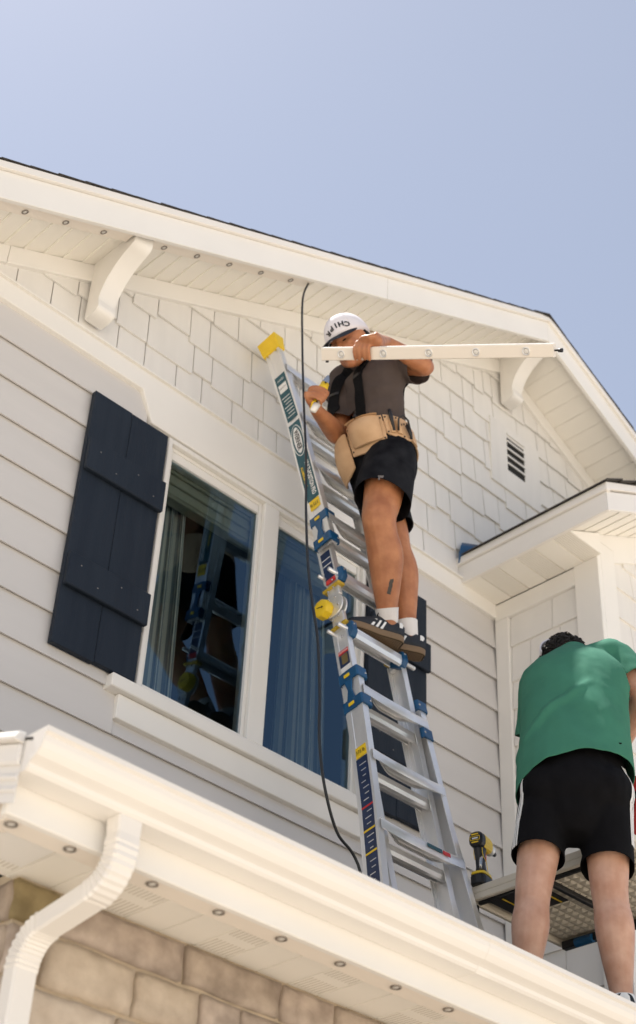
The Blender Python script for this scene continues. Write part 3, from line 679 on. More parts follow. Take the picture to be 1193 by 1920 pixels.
def knob(h, x, side):
    c = LQ(4.60, x, .088); U = LD.normalized(); n = 28; R = []
    for ax, r in ((-.004, .034), (.002, .042), (.030, .043), (.038, .040), (.041, .033), (.041, .012)):
        R.append([c + Vector((-side * ax, 0, 0)) + (U * math.cos(2*math.pi*k/n) + LN * math.sin(2*math.pi*k/n)) * (r * (1 + .035 * math.cos(9 * 2*math.pi*k/n))) for k in range(n)])
    o = MB().loft(R).build('release_knob', 'yellow', h, smooth=True); e = o.modifiers.new('e', 'EDGE_SPLIT'); e.split_angle = .6
    if side > 0:
        Cc = c + Vector((-side * .0415, 0, 0)); A = (LN*-.94 + U*.34).normalized(); Bv = A.cross(Vector((1,0,0)))
        q = MB().box(-.016, .012, -.0016, .0016, 0, .0012).add([(.010, -.006, 0), (.020, 0, 0), (.010, .006, 0), (.010, -.006, .001), (.020, 0, .001), (.010, .006, .001)], [(0,1,2),(3,4,5),(0,1,4,3),(1,2,5,4),(2,0,3,5)])
        q.v = [Cc + A * v[0] + Bv * v[1] - Vector((1,0,0)) * v[2] for v in q.v]; q.build('printed_arrow', 'black', o)
knob(hl, xl_in(4.6) - .004, 1); knob(hr, mir(4.6, xl_in(4.6)) + .004, -1)
# blue J-shaped clamps that tie outer to inner rails
def clamp(i0, i1, fx, side):
    x = fx((i0 + i1) / 2); c = empty('clamp', LP((i0+i1)/2, x), parent=ladder)
    def band(i, w, nm='clamp_band'):
        o0, o1 = -.008, RD + .008; q = MB()
        A = lambda ii, xx, oo: LP(ii, xx, oo)
        pr = [(-.009, o1-.004), (-.009, o0+.006), (-.004, o0), (.046, o0), (.052, o0+.008), (.052, o0+.018), (.046, o0+.020), (.044, o0+.0095), (.0, o0+.0095), (-.0015, .0), (-.0015, RD+.001), (.02, RD+.001), (.02, o1), (-.006, o1)]
        P0 = [LP(i, x + side * dx, o) for dx, o in pr]; P1 = [LP(i + w, x + side * dx, o) for dx, o in pr]
        q.loft([P0, P1]); b = q.build(nm, 'blue', c, bevel=.002)
        T = [LP(i + w*.34, x - side*.0093, RD*.38), LP(i + w*.34, x - side*.0093, RD*.72), LP(i + w*.66, x - side*.0093, RD*.72), LP(i + w*.66, x - side*.0093, RD*.38)]
        MB().prism(T, (-side*.003, 0, 0)).build('yellow_tab', 'yellow', b, bevel=.001)
        MB().ell(LP(i + w*.5, x + side*.040, o0), (.0055, 0, 0), LD.normalized()*.0055, LN*.003, 8, 5).build('rivet', 'steel', b, smooth=True)
    band(i0, .15); band(i1 - .15, .15)
    w0 = [(i0+.145, RD*.30), (i0+.145, RD*.80), ((i0+i1)/2, RD*.66), (i1-.145, RD*.80), (i1-.145, RD*.30), ((i0+i1)/2, RD*.42)]
    MB().prism([LP(i, x - side*.0092, o) for i, o in w0], (side*.0075, 0, 0)).build('clamp_web', 'blue', c, bevel=.002)
clamp(2.90, 3.48, xl_out, 1); clamp(2.90, 3.48, lambda i: mir(i, xl_out(i)), -1)
clamp(5.68, 6.27, xl_out, 1); clamp(5.68, 6.27, lambda i: mir(i, xl_out(i)), -1)
# yellow end caps at the top
def cap(x, side):
    c = MB(); i0, i1 = -.66, -.38
    o0, o1 = -.008, RD + .012
    rr = []
    for i, g in ((i1, 0), (-.52, .004), (i0, .010)):
        xa = xl_out(max(i, -.6)) if side > 0 else mir(i, xl_out(max(i, -.6)))
        rr.append([LP(i, xa - side*(.006+g), o0-g*.3), LP(i, xa + side*(.040+g), o0-g*.3), LP(i - .0, xa + side*(.040+g), o1+g), LP(i, xa - side*(.006+g), o1+g)])
    c.loft(rr); o = c.build('end_cap', 'yellow', ladder, bevel=.005, seg=2)
    xa = xl_out(-.4) if side > 0 else mir(-.4, xl_out(-.4))
    for oo in (.016, RD - .016): MB().ell(LP(-.34, xa - side*.002, oo), (.004, 0, 0), LD.normalized()*.006, LN*.006, 8, 5).build('rivet', 'brass', o, smooth=True)
cap(0, 1); cap(0, -1)
MB().prism([LP(9.98, xl_out(10)-.004, -.006), LP(9.98, xl_out(10)-.004, RD+.006), LP(10.12, xl_out(10)-.004, RD+.006), LP(10.12, xl_out(10)-.004, -.006)], (.05, 0, 0)).build('foot', 'black', ladder, bevel=.004)
xr_ = mir(10, xl_out(10)); MB().prism([LP(9.98, xr_-.046, -.006), LP(9.98, xr_-.046, RD+.006), LP(10.12, xr_-.046, RD+.006), LP(10.12, xr_-.046, -.006)], (.05, 0, 0)).build('foot', 'black', ladder, bevel=.004)
# printed labels on the outside of the left rails
def sticker(i0, i1, o0, o1, m, fx, lift=.0012, parent=ladder, name='label'):
    n = max(1, int((i1 - i0) / .12)); b = MB(); rows = []
    for k in range(n + 1):
        i = i0 + (i1 - i0) * k / n; rows.append([LP(i, fx(i) - lift, o0), LP(i, fx(i) - lift, o1), LP(i, fx(i) - lift + .0008, o1), LP(i, fx(i) - lift + .0008, o0)])
    return b.loft(rows).build(name, m, parent)
def rail_dirs(i, fx):
    u = (LP(i + .5, fx(i + .5)) - LP(i - .5, fx(i - .5))).normalized(); return u
def rail_text(txt, i, o, size, m, fx, parent, across=False, name='lettering', sx=1., flip=False, bold=.0, sp=1.):
    """text on the -x face; 'along' runs down the rail, 'across' runs over the web"""
    u = rail_dirs(i, fx); c = LP(i, fx(i) - .0032, o); out = Vector((-1, 0, 0))
    if across: X, Y = -LN, -u
    else: X, Y = u, -LN
    if X.cross(Y).x > 0: X = X if not across else X; Y = -Y
    if flip: X, Y = -X, -Y
    return text_mesh(txt, size, m, name, c, X, Y, parent, sx=sx, bold=bold, spacing=sp)
fo = xl_out
a = sticker(.12, 1.02, .010, RD-.012, 'decal', fo); b_ = sticker(.30, .46, .018, RD-.020, 'white', fo, .0022, a, 'label_panel')
for k in range(7): sticker(.56 + .062*k, .575 + .062*k, .018, RD - .020 - .006*(k % 3), 'alud', fo, .0022, a, 'label_line')
rail_text('ANSI', .22, RD*.5, .020, 'white', fo, a, True)
rail_text('SAFETY', .38, RD*.5, .014, 'black', fo, a, True)
a = sticker(1.10, 2.62, .008, RD-.010, 'decal', fo)
def oval(i, ra, rb, m, lift, parent):
    u = rail_dirs(i, fo); c = LP(i, fo(i) - lift, RD*.5); n = 26
    MB().prism([c + u * (ra * math.cos(2*math.pi*k/n)) + LN * (rb * math.sin(2*math.pi*k/n)) for k in range(n)], (.0006, 0, 0)).build('oval', m, parent)
oval(1.46, .100, .036, 'white', .0020, a); oval(1.46, .096, .032, 'decal', .0024, a); oval(1.46, .083, .023, 'white', .0028, a)
rail_text('WERNER', 1.46, RD*.5, .036, 'black', fo, a, bold=.0012, sx=.86, sp=1.0)
rail_text('MULTI-POSITION PRO', 2.24, RD*.33, .034, 'white', fo, a, bold=.0012, sx=.62)
rail_text('ALUMINUM MAX', 2.16, RD*.70, .018, 'yellow', fo, a, bold=.0006, sx=.9)
a = sticker(2.63, 2.80, .012, RD-.016, 'yellow', fo); rail_text('375\u2009lb', 2.715, RD*.5, .027, 'black', fo, a, True, flip=True, sx=.8)
fi = xl_in; o_sh = .028
a = sticker(3.52, 3.98, o_sh+.014, o_sh+RD-.020, 'navydecal', fi); sticker(3.64, 3.652, o_sh+.016, o_sh+RD-.022, 'white', fi, .0022, a, 'label_line'); sticker(3.74, 3.752, o_sh+.016, o_sh+RD-.022, 'white', fi, .0022, a, 'label_line')
sticker(3.985, 4.06, o_sh+.014, o_sh+RD-.020, 'red', fi)
a = sticker(5.24, 5.30, o_sh+.014, o_sh+RD-.020, 'red', fi); rail_text('DANGER', 5.27, o_sh+RD*.48, .014, 'white', fi, a, True)
sticker(5.305, 5.50, o_sh+.014, o_sh+RD-.020, 'navydecal', fi); sticker(5.505, 5.58, o_sh+.014, o_sh+RD-.020, 'white', fi); a = sticker(5.585, 5.72, o_sh+.014, o_sh+RD-.020, 'navydecal', fi)
for k in range(5): sticker(5.325 + .03*k, 5.337 + .03*k, o_sh+.022, o_sh+RD-.034, 'brass', fi, .0020, ladder, 'label_line')
a = sticker(6.86, 7.02, .012, RD-.022, 'yellow', fo); rail_text('375\u2009lb', 6.94, RD*.46, .024, 'black', fo, a, True, sx=.8)
a = sticker(7.03, 9.2, .012, RD-.020, 'navydecal', fo)
for i, m in ((7.72, 'red'), (8.05, 'yellow'), (8.36, 'yellow')): sticker(i, i + .026, .012, RD-.020, m, fo, .0022, a, 'label_line')
for k in range(24):
    i = 7.12 + .085*k
    if min(abs(i - q) for q in (7.72, 8.05, 8.36)) > .04: sticker(i, i + .012, .020 + .004*(k % 4), RD-.034 - .005*(k % 3), 'alud', fo, .0020, a, 'label_line')
# small print on the front of two rungs
def rung_sticker(i, x0, x1, m, w0=.002, w1=.018):
    U = LD.normalized(); P = [LP(i, x0, -.0228) + U*(w0+.014), LP(i, x1, -.0228) + U*(w0+.014), LP(i, x1, -.0223) + U*(w1+.014), LP(i, x0, -.0223) + U*(w1+.014)]
    MB().prism(P, tuple(-LN * .002)).build('label', m, ladder)
rung_sticker(8, 3.80, 3.88, 'decal'); rung_sticker(8, 3.885, 3.925, 'red')
rung_sticker(9, 3.86, 3.885, 'red'); rung_sticker(9, 3.887, 3.97, 'white')
# ================================================================== TABLE AND TOOLS
TX0, TX1, TY0, TY1, TZ = 4.085, 4.655, 2.72, 3.46, 2.352
tb = empty('work_table', ((TX0+TX1)/2, (TY0+TY1)/2, 1.75), 'white moulded plastic folding table with ribbed underside behind the man in green', 'table')
top = MB(); top.box(TX0, TX1, TY0, TY1, TZ+.004, TZ+.034); topo = top.build('table_top', 'plastic', tb, bevel=.007, seg=2)
lip = MB(); ringbox = None
lip.box(TX0, TX0+.02, TY0, TY1, TZ-.022, TZ+.006).box(TX1-.02, TX1, TY0, TY1, TZ-.022, TZ+.006).box(TX0+.0205, TX1-.0205, TY0, TY0+.02, TZ-.022, TZ+.006).box(TX0+.0205, TX1-.0205, TY1-.02, TY1, TZ-.022, TZ+.006)
lip.build('rim', 'plastic', topo, bevel=.004)
wf = MB(); nx, ny = 13, 17
for i in range(nx):
    for j in range(ny):
        cx = TX0 + .045 + (TX1-TX0-.09) * (i + .5) / nx; cy = TY0 + .03 + (TY1-TY0-.06) * (j + .5) / ny
        wx, wy = (TX1-TX0-.09) / nx * .5, (TY1-TY0-.06) / ny * .5
        wf.loft([[(cx-wx*s, cy-wy*s, z), (cx+wx*s, cy-wy*s, z), (cx+wx*s, cy+wy*s, z), (cx-wx*s, cy+wy*s, z)] for s, z in ((.99, TZ+.0035), (.86, TZ-.003), (.52, TZ-.0075), (.2, TZ-.009))])
w_ = wf.build('waffle_ribs', 'plastic', topo, smooth=False); w_['kind'] = 'stuff'
fr2 = MB(); zf = TZ - .026
MB().box(TX0+.022, TX0+.040, TY0+.03, TY1-.03, zf-.004, zf+.012).build('side_rail', 'black', tb, bevel=.003)
MB().box(TX1-.05, TX1-.022, TY0+.03, TY1-.03, zf-.02, zf+.012).build('side_rail', 'black', tb, bevel=.003)
MB().box(TX0+.045, TX1-.051, 3.10, 3.122, zf-.010, zf+.010).build('cross_bar', 'black', tb, bevel=.003)
MB().tube([(TX0+.05, 3.112, zf-.012), (TX0+.02, 3.15, zf-.02)], .014, 8).build('leg_lock', 'black', tb)
MB().tube([(TX1-.05, 3.28, zf-.012), (TX1-.05, 3.36, zf-.012)], .018, 8).build('leg_lock', 'blue', tb)
for x, y in ((TX0+.035, TY1-.012), (4.30, 2.76), (TX1-.05, TY0+.05)): MB().tube([(x, y, zf), (x, y, 1.58 + .32*(y-2.44))], .011, 10).build('leg', 'black', tb, smooth=True)
wl = MB().box(TX0+.055, TX0+.225, 3.165, 3.40, TZ-.0185, TZ-.0165).build('warning_label', 'black', topo)
for k in range(3): MB().box(TX0+.06, TX0+.22, 3.19 + .075*k, 3.197 + .075*k, TZ-.0195, TZ-.0187).build('label_line', 'yellow', wl)
# cordless impact driver standing on the table
dr = empty('impact_driver', (4.10, 3.42, TZ+.034), 'black and yellow cordless impact driver standing on the table beside the ladder', 'drill')
B0 = Vector((4.118, 3.415, TZ + .0345)); f_ = Vector((.97, .22, 0)).normalized(); r_ = Vector((f_.y, -f_.x, 0)); u_ = Vector((0, 0, 1))
def DP(a, b, c): return B0 + f_ * a + r_ * b + u_ * c
def dloft(secs, n=16, sq=.55):
    """secs: (a, c, half width, half depth, tilt); superellipse rings stacked up or forward"""
    R = []
    for a, c, hw, hd, ax in secs:
        rg = []
        for k in range(n):
            th = 2*math.pi*k/n; cx, sx = math.cos(th), math.sin(th)
            x = hw * math.copysign(abs(cx)**sq, cx); y = hd * math.copysign(abs(sx)**sq, sx)
            rg.append(DP(a + (y if ax == 'up' else 0), x, c + (y if ax == 'fw' else 0)))
        R.append(rg)
    return MB().loft(R)
bt = dloft([(0, .004, .033, .050, 'up'), (0, .0, .030, .046, 'up')][::-1] + [(0, .034, .033, .050, 'up'), (-.002, .040, .028, .044, 'up')]).build('battery', 'black', dr, smooth=False, bevel=.002)
dloft([(-.004, .041, .0315, .044, 'up'), (-.004, .052, .030, .040, 'up')]).build('battery_collar', 'yellow', dr)
gr = dloft([(-.002, .050, .021, .030, 'up'), (-.006, .075, .0165, .0225, 'up'), (-.012, .11, .0165, .022, 'up'), (-.014, .14, .019, .027, 'up'), (-.012, .158, .022, .034, 'up')], sq=.8).build('grip', 'black', dr, smooth=True)
dloft([(.018, .118, .009, .012, 'up'), (.017, .142, .009, .012, 'up')], sq=.8).build('trigger', 'red', dr, smooth=True)
hd_ = dloft([(-.052, .180, .022, .024, 'fw'), (-.045, .180, .029, .031, 'fw'), (-.02, .180, .030, .032, 'fw')], sq=.75).build('rear_cap', 'black', dr, smooth=False, bevel=.001)
dloft([(-.0205, .180, .0305, .0325, 'fw'), (.03, .180, .0300, .0315, 'fw'), (.046, .180, .026, .027, 'fw')], sq=.75).build('motor_housing', 'yellow', dr, smooth=False)
dloft([(.0465, .180, .0255, .0265, 'fw'), (.075, .180, .022, .022, 'fw'), (.086, .180, .014, .014, 'fw')], sq=1).build('gear_nose', 'alud', dr, smooth=True)
dloft([(.086, .180, .009, .009, 'fw'), (.112, .180, .008, .008, 'fw')], sq=1).build('chuck', 'black', dr, smooth=True)
q = MB()
for cc, hw, hh in ((.196, .014, .0022), (.164, .014, .0022)): q.box(-.0545, -.0495, -hw, hw, cc-hh, cc+hh)
q.box(-.0545, -.0495, -.020, .020, .187, .1885).box(-.0545, -.0495, -.020, .020, .1715, .173).box(-.0545, -.0495, -.0205, -.019, .173, .187).box(-.0545, -.0495, .019, .0205, .173, .187)
q.v = [DP(*v) for v in q.v]; q.build('gold_trim', 'yellow', hd_)
q = MB().box(-.0535, -.0520, -.012, .012, .177, .183); q.v = [DP(*v) for v in q.v]; q.build('name_plate', 'alud', hd_)
for sg in (-1, 1):
    q = MB().tube([(-.030, sg*.0165, .155), (-.028, sg*.0185, .128), (-.020, sg*.0185, .112), (-.002, sg*.0190, .106), (.008, sg*.0180, .086), (.010, sg*.021, .060)], .0014, 6); q.v = [DP(*v) for v in q.v]; q.build('gold_piping', 'yellow', gr)
q = MB().tube([(-.034, 0.018, .112), (-.046, .020, .095), (-.05, .020, .07), (-.045, .018, .055)], [.005, .006, .006, .005], 8); q.v = [DP(*v) for v in q.v]; q.build('belt_hook', 'steel', dr, smooth=True)
# flat square lying on the table edge behind the man's legs
sq = MB().prism([(4.12, 2.93, TZ+.0355), (4.30, 3.02, TZ+.0355), (4.10, 3.06, TZ+.0355)], (0, 0, .004)).build('speed_square', 'black')
tag(sq, 'flat black triangular square lying on the edge of the table', 'square')
cs_ = empty('tool_case', (4.365, 2.86, TZ+.034), 'red upright case with a black band at the right edge behind the man in green', 'case')
MB().box(4.325, 4.46, 2.80, 2.92, TZ+.035, TZ+.30).build('case_body', 'red', cs_, bevel=.012, seg=2)
MB().box(4.322, 4.463, 2.797, 2.923, TZ+.301, TZ+.325).build('case_band', 'black', cs_, bevel=.004)
MB().box(4.325, 4.46, 2.80, 2.92, TZ+.326, TZ+.39).build('case_lid', 'red', cs_, bevel=.012, seg=2)
# ================================================================== PEOPLE: helpers
FPX = 2843.925
def at(px, py, y):
    d = ((px - 596.5) / FPX, (py - 960) / FPX, 1.0)
    w_ = Vector([RX[i] * d[0] + RY[i] * d[1] + RZ[i] * d[2] for i in range(3)]); return w_ * (y / w_.y)
def evalmesh(o):
    dg = bpy.context.evaluated_depsgraph_get(); me = bpy.data.meshes.new_from_object(o.evaluated_get(dg)); bpy.data.objects.remove(o); return me
def union(b, voxel, smooth=4, fac=.5):
    me = b.mesh('u'); o = bpy.data.objects.new('u', me); COL.objects.link(o)
    r = o.modifiers.new('r', 'REMESH'); r.mode = 'VOXEL'; r.voxel_size = voxel; r.adaptivity = 0
    s = o.modifiers.new('s', 'SMOOTH'); s.iterations = smooth; s.factor = fac
    return evalmesh(o)
def segd(p, a, b):
    ab = b - a; t = max(0, min(1, (p - a).dot(ab) / ab.length_squared)); return (p - a - ab * t).length
def cut(me, co, no, k, bones, maxd=9., sel=None):
    """open a garment: drop what lies beyond the plane among the faces nearest to bone k"""
    bm = bmesh.new(); bm.from_mesh(me); fs = []
    for f in bm.faces:
        c = f.calc_center_median(); ds = [segd(c, a, b) for a, b in bones]
        if sel: 
            if sel(c): fs.append(f)
        elif min(ds) < maxd and ds.index(min(ds)) in (k if isinstance(k, tuple) else (k,)): fs.append(f)
    g = list({v for f in fs for v in f.verts}) + list({e for f in fs for e in f.edges}) + fs
    bmesh.ops.bisect_plane(bm, geom=g, plane_co=co, plane_no=no, clear_outer=True, dist=1e-5)
    # keep the main piece only
    seen = set(); best = []
    for f0 in bm.faces:
        if f0 in seen: continue
        st = [f0]; seen.add(f0); comp = []
        while st:
            f = st.pop(); comp.append(f)
            for e in f.edges:
                for g_ in e.link_faces:
                    if g_ not in seen: seen.add(g_); st.append(g_)
        if len(comp) > len(best): best = comp
    bs = set(best); bmesh.ops.delete(bm, geom=[f for f in bm.faces if f not in bs], context='FACES')
    bm.to_mesh(me); bm.free()
def ruffle(me, fn):
    me.update(); ns = [v.normal.copy() for v in me.vertices]
    for v, n in zip(me.vertices, ns): v.co += n * max(-.004, fn(v.co) + .004)
def finish(me, name, m, parent, thick=0., smooth=True):
    me.materials.clear(); me.materials.append(MT[m] if isinstance(m, str) else m)
    me.polygons.foreach_set('use_smooth', [smooth] * len(me.polygons)); me.update()
    o = place(name, me, parent)
    if thick: md = o.modifiers.new('t', 'SOLIDIFY'); md.thickness = thick; md.offset = -1
    return o
def limb(b, pts, rad, side=None, n=16, k=5, sides=None):
    """smooth tapered limb: control points and (ra, rb) radii, splined, with rounded ends"""
    R = [(r, r) if not isinstance(r, tuple) else r for r in rad]
    q = cr([tuple(p) + r for p, r in zip(pts, R)], k)
    P = [Vector(v[:3]) for v in q]; rr = [(v[3], v[4]) for v in q]
    t0 = (P[0] - P[1]).normalized(); t1 = (P[-1] - P[-2]).normalized()
    pre = [(P[0] + t0 * rr[0][0] * s, (rr[0][0] * c, rr[0][1] * c)) for s, c in ((.75, .45), (.45, .8))]
    post = [(P[-1] + t1 * rr[-1][0] * s, (rr[-1][0] * c, rr[-1][1] * c)) for s, c in ((.45, .8), (.75, .45))]
    sd = None
    if sides: sd = [Vector(v) for v in cr([tuple(v) for v in sides], k)]; sd = [sd[0]]*2 + sd + [sd[-1]]*2
    b.tube([p for p, _ in pre] + P + [p for p, _ in post], [r for _, r in pre] + rr + [r for _, r in post], n, side, sides=sd)
def hand(b, wrist, palm_dir, back, fingers, thumb, s=1., spread=1.):
    """palm plus four unequal fingers and a thumb; fingers: four lists of 3-D joint points, thumb: one"""
    for f, r in zip(fingers, (.0092, .0098, .0094, .0082)):
        limb(b, f, [r*1.08*s] + [r*s]*(len(f)-2) + [r*.82*s], n=10, k=4)
    limb(b, thumb, [.014*s, .0125*s] + [.0115*s]*(len(thumb)-3) + [.0095*s], n=10, k=4)
def skinmat(name, col, dark):
    m = mat(name, col, .46, var2=dark, scale=16, bump=.12, bscale=340, sss=.14, spec=.4); return m
MT['skin_tan'] = skinmat('tanned_skin', (.50, .22, .105), (.34, .13, .06))
MT['skin_fair'] = skinmat('fair_skin', (.62, .385, .285), (.48, .26, .175))
MT['lip'] = mat('lips', (.30, .11, .08), .45, var=.1)
MT['shirt_taupe'] = mat('taupe_cotton', (.085, .066, .060), .9, var=.14, scale=10, bump=.25, bscale=500, spec=.15)
MT['shirt_green'] = mat('green_cotton', (.052, .195, .130), .9, var=.10, scale=8, bump=.25, bscale=500, spec=.15)
MT['camo'] = mat('dark_camo_cloth', (.017, .018, .022), .9, var2=(.004, .0045, .007), scale=15, bump=.2, bscale=300, spec=.12)
MT['blackcloth'] = mat('black_knit', (.0052, .0052, .0065), .9, var=.25, scale=20, bump=.3, bscale=500, spec=.12)
MT['web'] = mat('black_webbing', (.006, .006, .007), .85, var=.2, scale=40, bump=.4, bscale=600, spec=.15)
MT['leather'] = mat('tan_leather', (.62, .41, .24), .6, var2=(.50, .31, .17), scale=12, bump=.25, bscale=220)
MT['stitch'] = mat('dark_stitch', (.10, .055, .03), .8, var=.1)
MT['sock'] = mat('white_ribbed_sock', (.74, .72, .72), .9, var=.05, scale=30, bump=.5, bscale=300, stretch=(1, 1, .1))
MT['shoe'] = mat('navy_suede', (.016, .020, .028), .7, var=.25, scale=40, bump=.3, bscale=300)
MT['gum'] = mat('gum_rubber', (.19, .125, .07), .6, var=.12, scale=18)
MT['tread'] = mat('tread_groove', (.035, .024, .015), .9, var=.1)
MT['cap_white'] = mat('white_cap_cloth', (.78, .75, .78), .85, var=.04, scale=20, bump=.25, bscale=500)
MT['cap_navy'] = mat('navy_cap_cloth', (.012, .016, .026), .8, var=.2, scale=20, bump=.25, bscale=400)
MT['hair'] = mat('dark_hair', (.010, .0075, .006), .75, var=.3, scale=40)
MT['hair_sunlit'] = mat('sunlit_brown_hair', (.30, .19, .10), .5, var=.3, scale=40)  # sun glow on the loose hair is put into this lighter brown
MT['eye'] = mat('dark_eye', (.02, .013, .01), .2, var=.1)
MT['ink'] = mat('tattoo_ink', (.055, .045, .04), .6, var=.25, scale=60)
def head(b, c, f, up, s=1.):
    """skull, jaw, brow, nose, lips, chin and ears as overlapping solids; c is the middle of the head"""
    f = f.normalized(); l = up.cross(f).normalized(); u = f.cross(l).normalized()
    def p(x, y, z): return c + (f * x + l * y + u * z) * s
    E = lambda x, y, z, a, bb, cc: b.ell(p(x, y, z), f * a * s, l * bb * s, u * cc * s, 18, 12)
    E(-.012, 0, .030, .097, .077, .086); E(.022, 0, -.020, .070, .064, .085); E(.038, 0, -.068, .046, .047, .040)
    E(.066, 0, -.094, .022, .025, .018); E(.062, 0, .030, .030, .056, .030); E(.074, 0, .020, .020, .046, .010)
    for q in (-1, 1):
        E(.058, q*.040, -.012, .024, .022, .018); E(-.012, q*.074, -.006, .018, .009, .030); E(-.010, q*.080, -.002, .011, .006, .022)
        E(.066, q*.032, .004, .014, .015, .009); E(.092, q*.011, -.034, .011, .008, .008); E(.020, q*.052, -.055, .035, .014, .03)
    b.tube([p(.080, 0, .016), p(.095, 0, -.004), p(.112, 0, -.026), p(.104, 0, -.037)], [.009, .0105, .0125, .010], 10)
    E(.088, 0, -.060, .012, .023, .006); E(.086, 0, -.070, .012, .020, .0065)
    return p, f, l, u
def eyes(p, parent, f, l, u):
    for q in (-1, 1):
        MB().ell(p(.0775, q*.032, .003), f*.006, l*.0125, u*.0048, 12, 7).build('eye', 'eye', parent, smooth=True)
        MB().tube([p(.084, q*.014, .019), p(.088, q*.032, .025), p(.074, q*.052, .019)], [.0035, .004, .002], 8).build('eyebrow', 'hair', parent, smooth=True)
    MB().tube([p(.089, -.022, -.066), p(.098, 0, -.0645), p(.089, .022, -.066)], [.0025, .0045, .0025], 8).build('lips', 'lip', parent, smooth=True)
from mathutils.bvhtree import BVHTree
def bvh_of(objs):
    vs = []; fs = []
    for o in objs:
        k = len(vs); w_ = WORLD[o]; vs += [v.co + w_ for v in o.data.vertices]; fs += [[i + k for i in pl.vertices] for pl in o.data.polygons]
    return BVHTree.FromPolygons(vs, fs)
def ribbon(tree, pts, wid, m, name, parent, lift=.004, th=.003, k=8, inward=None):
    """strap laid on a body: points are pushed onto the nearest surface"""
    P = []; 
    for q in cr([tuple(p) for p in pts], k):
        loc, n, i, d = tree.find_nearest(Vector(q)); P.append((loc, n))
    rows = []
    for j in range(len(P)):
        t_ = (P[min(j+1, len(P)-1)][0] - P[max(j-1, 0)][0]).normalized(); n = sum((P[max(0, min(len(P)-1, j+q))][1] for q in (-1, 0, 1)), Vector()).normalized(); a = t_.cross(n).normalized()
        c = P[j][0] + n * lift; rows.append([c - a*wid, c + a*wid, c + a*wid + n*th, c - a*wid + n*th])
    return MB().loft(rows).build(name, m, parent, smooth=False)
def shoe(heel, toe, parent, inner=1, s=1.):
    """low court shoe: gum sole with tread, dark upper, three stripes, heel tab, tongue and laces"""
    heel, toe = Vector(heel), Vector(toe); f = (toe - heel).normalized(); l = Vector((0, 0, 1)).cross(f).normalized(); u = f.cross(l); L = (toe - heel).length
    S = empty('shoe', heel.lerp(toe, .4), parent=parent)
    def p(a, b_, c): return heel + f * (a * L) + l * b_ + u * c
    hw = [(.0, .020), (.03, .031), (.12, .039), (.3, .0385), (.45, .039), (.62, .046), (.76, .048), (.88, .042), (.96, .027), (1.0, .010)]
    hw = cr(hw, 4)
    outl = [(a, w_) for a, w_ in hw] + [(a, -w_) for a, w_ in hw[::-1]]
    sole = MB().loft([[p(a, w_*g, z + .010 * max(0, a - .7)**1.5 * 3) for a, w_ in outl] for z, g in ((.0, .93), (.004, 1.0), (.024, 1.03), (.027, .98))]).build('sole', 'gum', S, smooth=False)
    td = MB()
    for i in range(26):
        a = .035 + i * .036
        w_ = [h_ for q, h_ in hw if q >= a][0] - .009
        if w_ < .012: continue
        for j in range(5):
            b0 = -w_ + 2*w_*j/5 + .001; b1 = -w_ + 2*w_*(j+1)/5 - .0015
            zz = .010 * max(0, a - .7)**1.5 * 3
            td.prism([p(a, b0, zz-.003), p(a + .020, b0, zz-.003), p(a + .020, b1, zz-.003), p(a, b1, zz-.003)], u * .0028)
    tdo = td.build('tread', 'gum', sole); tdo['kind'] = 'stuff'
    MB().prism([p(a, w_*.86, -.0003 + .010 * max(0, a - .7)**1.5 * 3) for a, w_ in outl], u * .0008).build('tread_bed', 'tread', sole)
    b = MB(); secs = [(.012, .030, .062), (.10, .0375, .068), (.22, .0375, .066), (.36, .0375, .072), (.46, .039, .076), (.58, .045, .062), (.72, .047, .046), (.85, .041, .036), (.94, .028, .028), (.985, .013, .018)]
    rings = []
    for a, w_, h in cr(secs, 3):
        rg = []
        for k in range(18):
            th = math.pi * k / 17; x = math.cos(th); y = math.sin(th)
            rg.append(p(a, w_ * math.copysign(abs(x)**.45, x), .026 + h * y**.75))
        rings.append(rg)
    up_ = b.loft(rings).build('upper', 'shoe', S, smooth=True)
    st = MB()
    for sd in (1, -1):
        for k in range(3):
            a = .40 + .085 * k
            fn = lambda aa, c: p(aa, sd * (interp(aa, [(q[0], q[1]) for q in secs]) * (1 - max(0, (c-.026)) / interp(aa, [(q[0], q[2]) for q in secs]) * .20) + .0025), c)
            o = MB().loft([[fn(a + .006, .028), fn(a + .054, .028), fn(a + .054, .028) - l*sd*.004, fn(a + .006, .028) - l*sd*.004], [fn(a - .028, .048), fn(a + .012, .048), fn(a + .012, .048) - l*sd*.003, fn(a - .028, .048) - l*sd*.003],
                             [fn(a - .062, .070), fn(a - .026, .070), fn(a - .026, .070) - l*sd*.004, fn(a - .062, .070) - l*sd*.004]]).build('stripe', 'white', up_)
    MB().loft([[p(a, w_ * math.cos(th), .070 + .018 * k2) for th in [math.pi * .5 + math.pi * q / 10 for q in range(11)] for a, w_ in [(.10 + .105 * math.cos(th - 0) * 1.0, .0365)]] + [p(.10 + .095 * math.cos(th), .033 * math.sin(th), .070 + .018*k2) for th in [math.pi * 1.5 - math.pi * q / 10 for q in range(11)]] for k2 in (0, 1)]) if False else None
    ht = []
    for z, g in ((.062, 1.04), (.078, 1.03), (.090, .94)):
        ht.append([p(.115 + .112 * math.cos(th) * g, .036 * math.sin(th) * g, z) for th in [math.pi * (.5 + q / 12) for q in range(13)]] + [p(.115 + .098 * math.cos(th) * g, .031 * math.sin(th) * g, z) for th in [math.pi * (1.5 - q / 12) for q in range(13)]])
    MB().loft(ht).build('heel_tab', 'white', S, smooth=False)
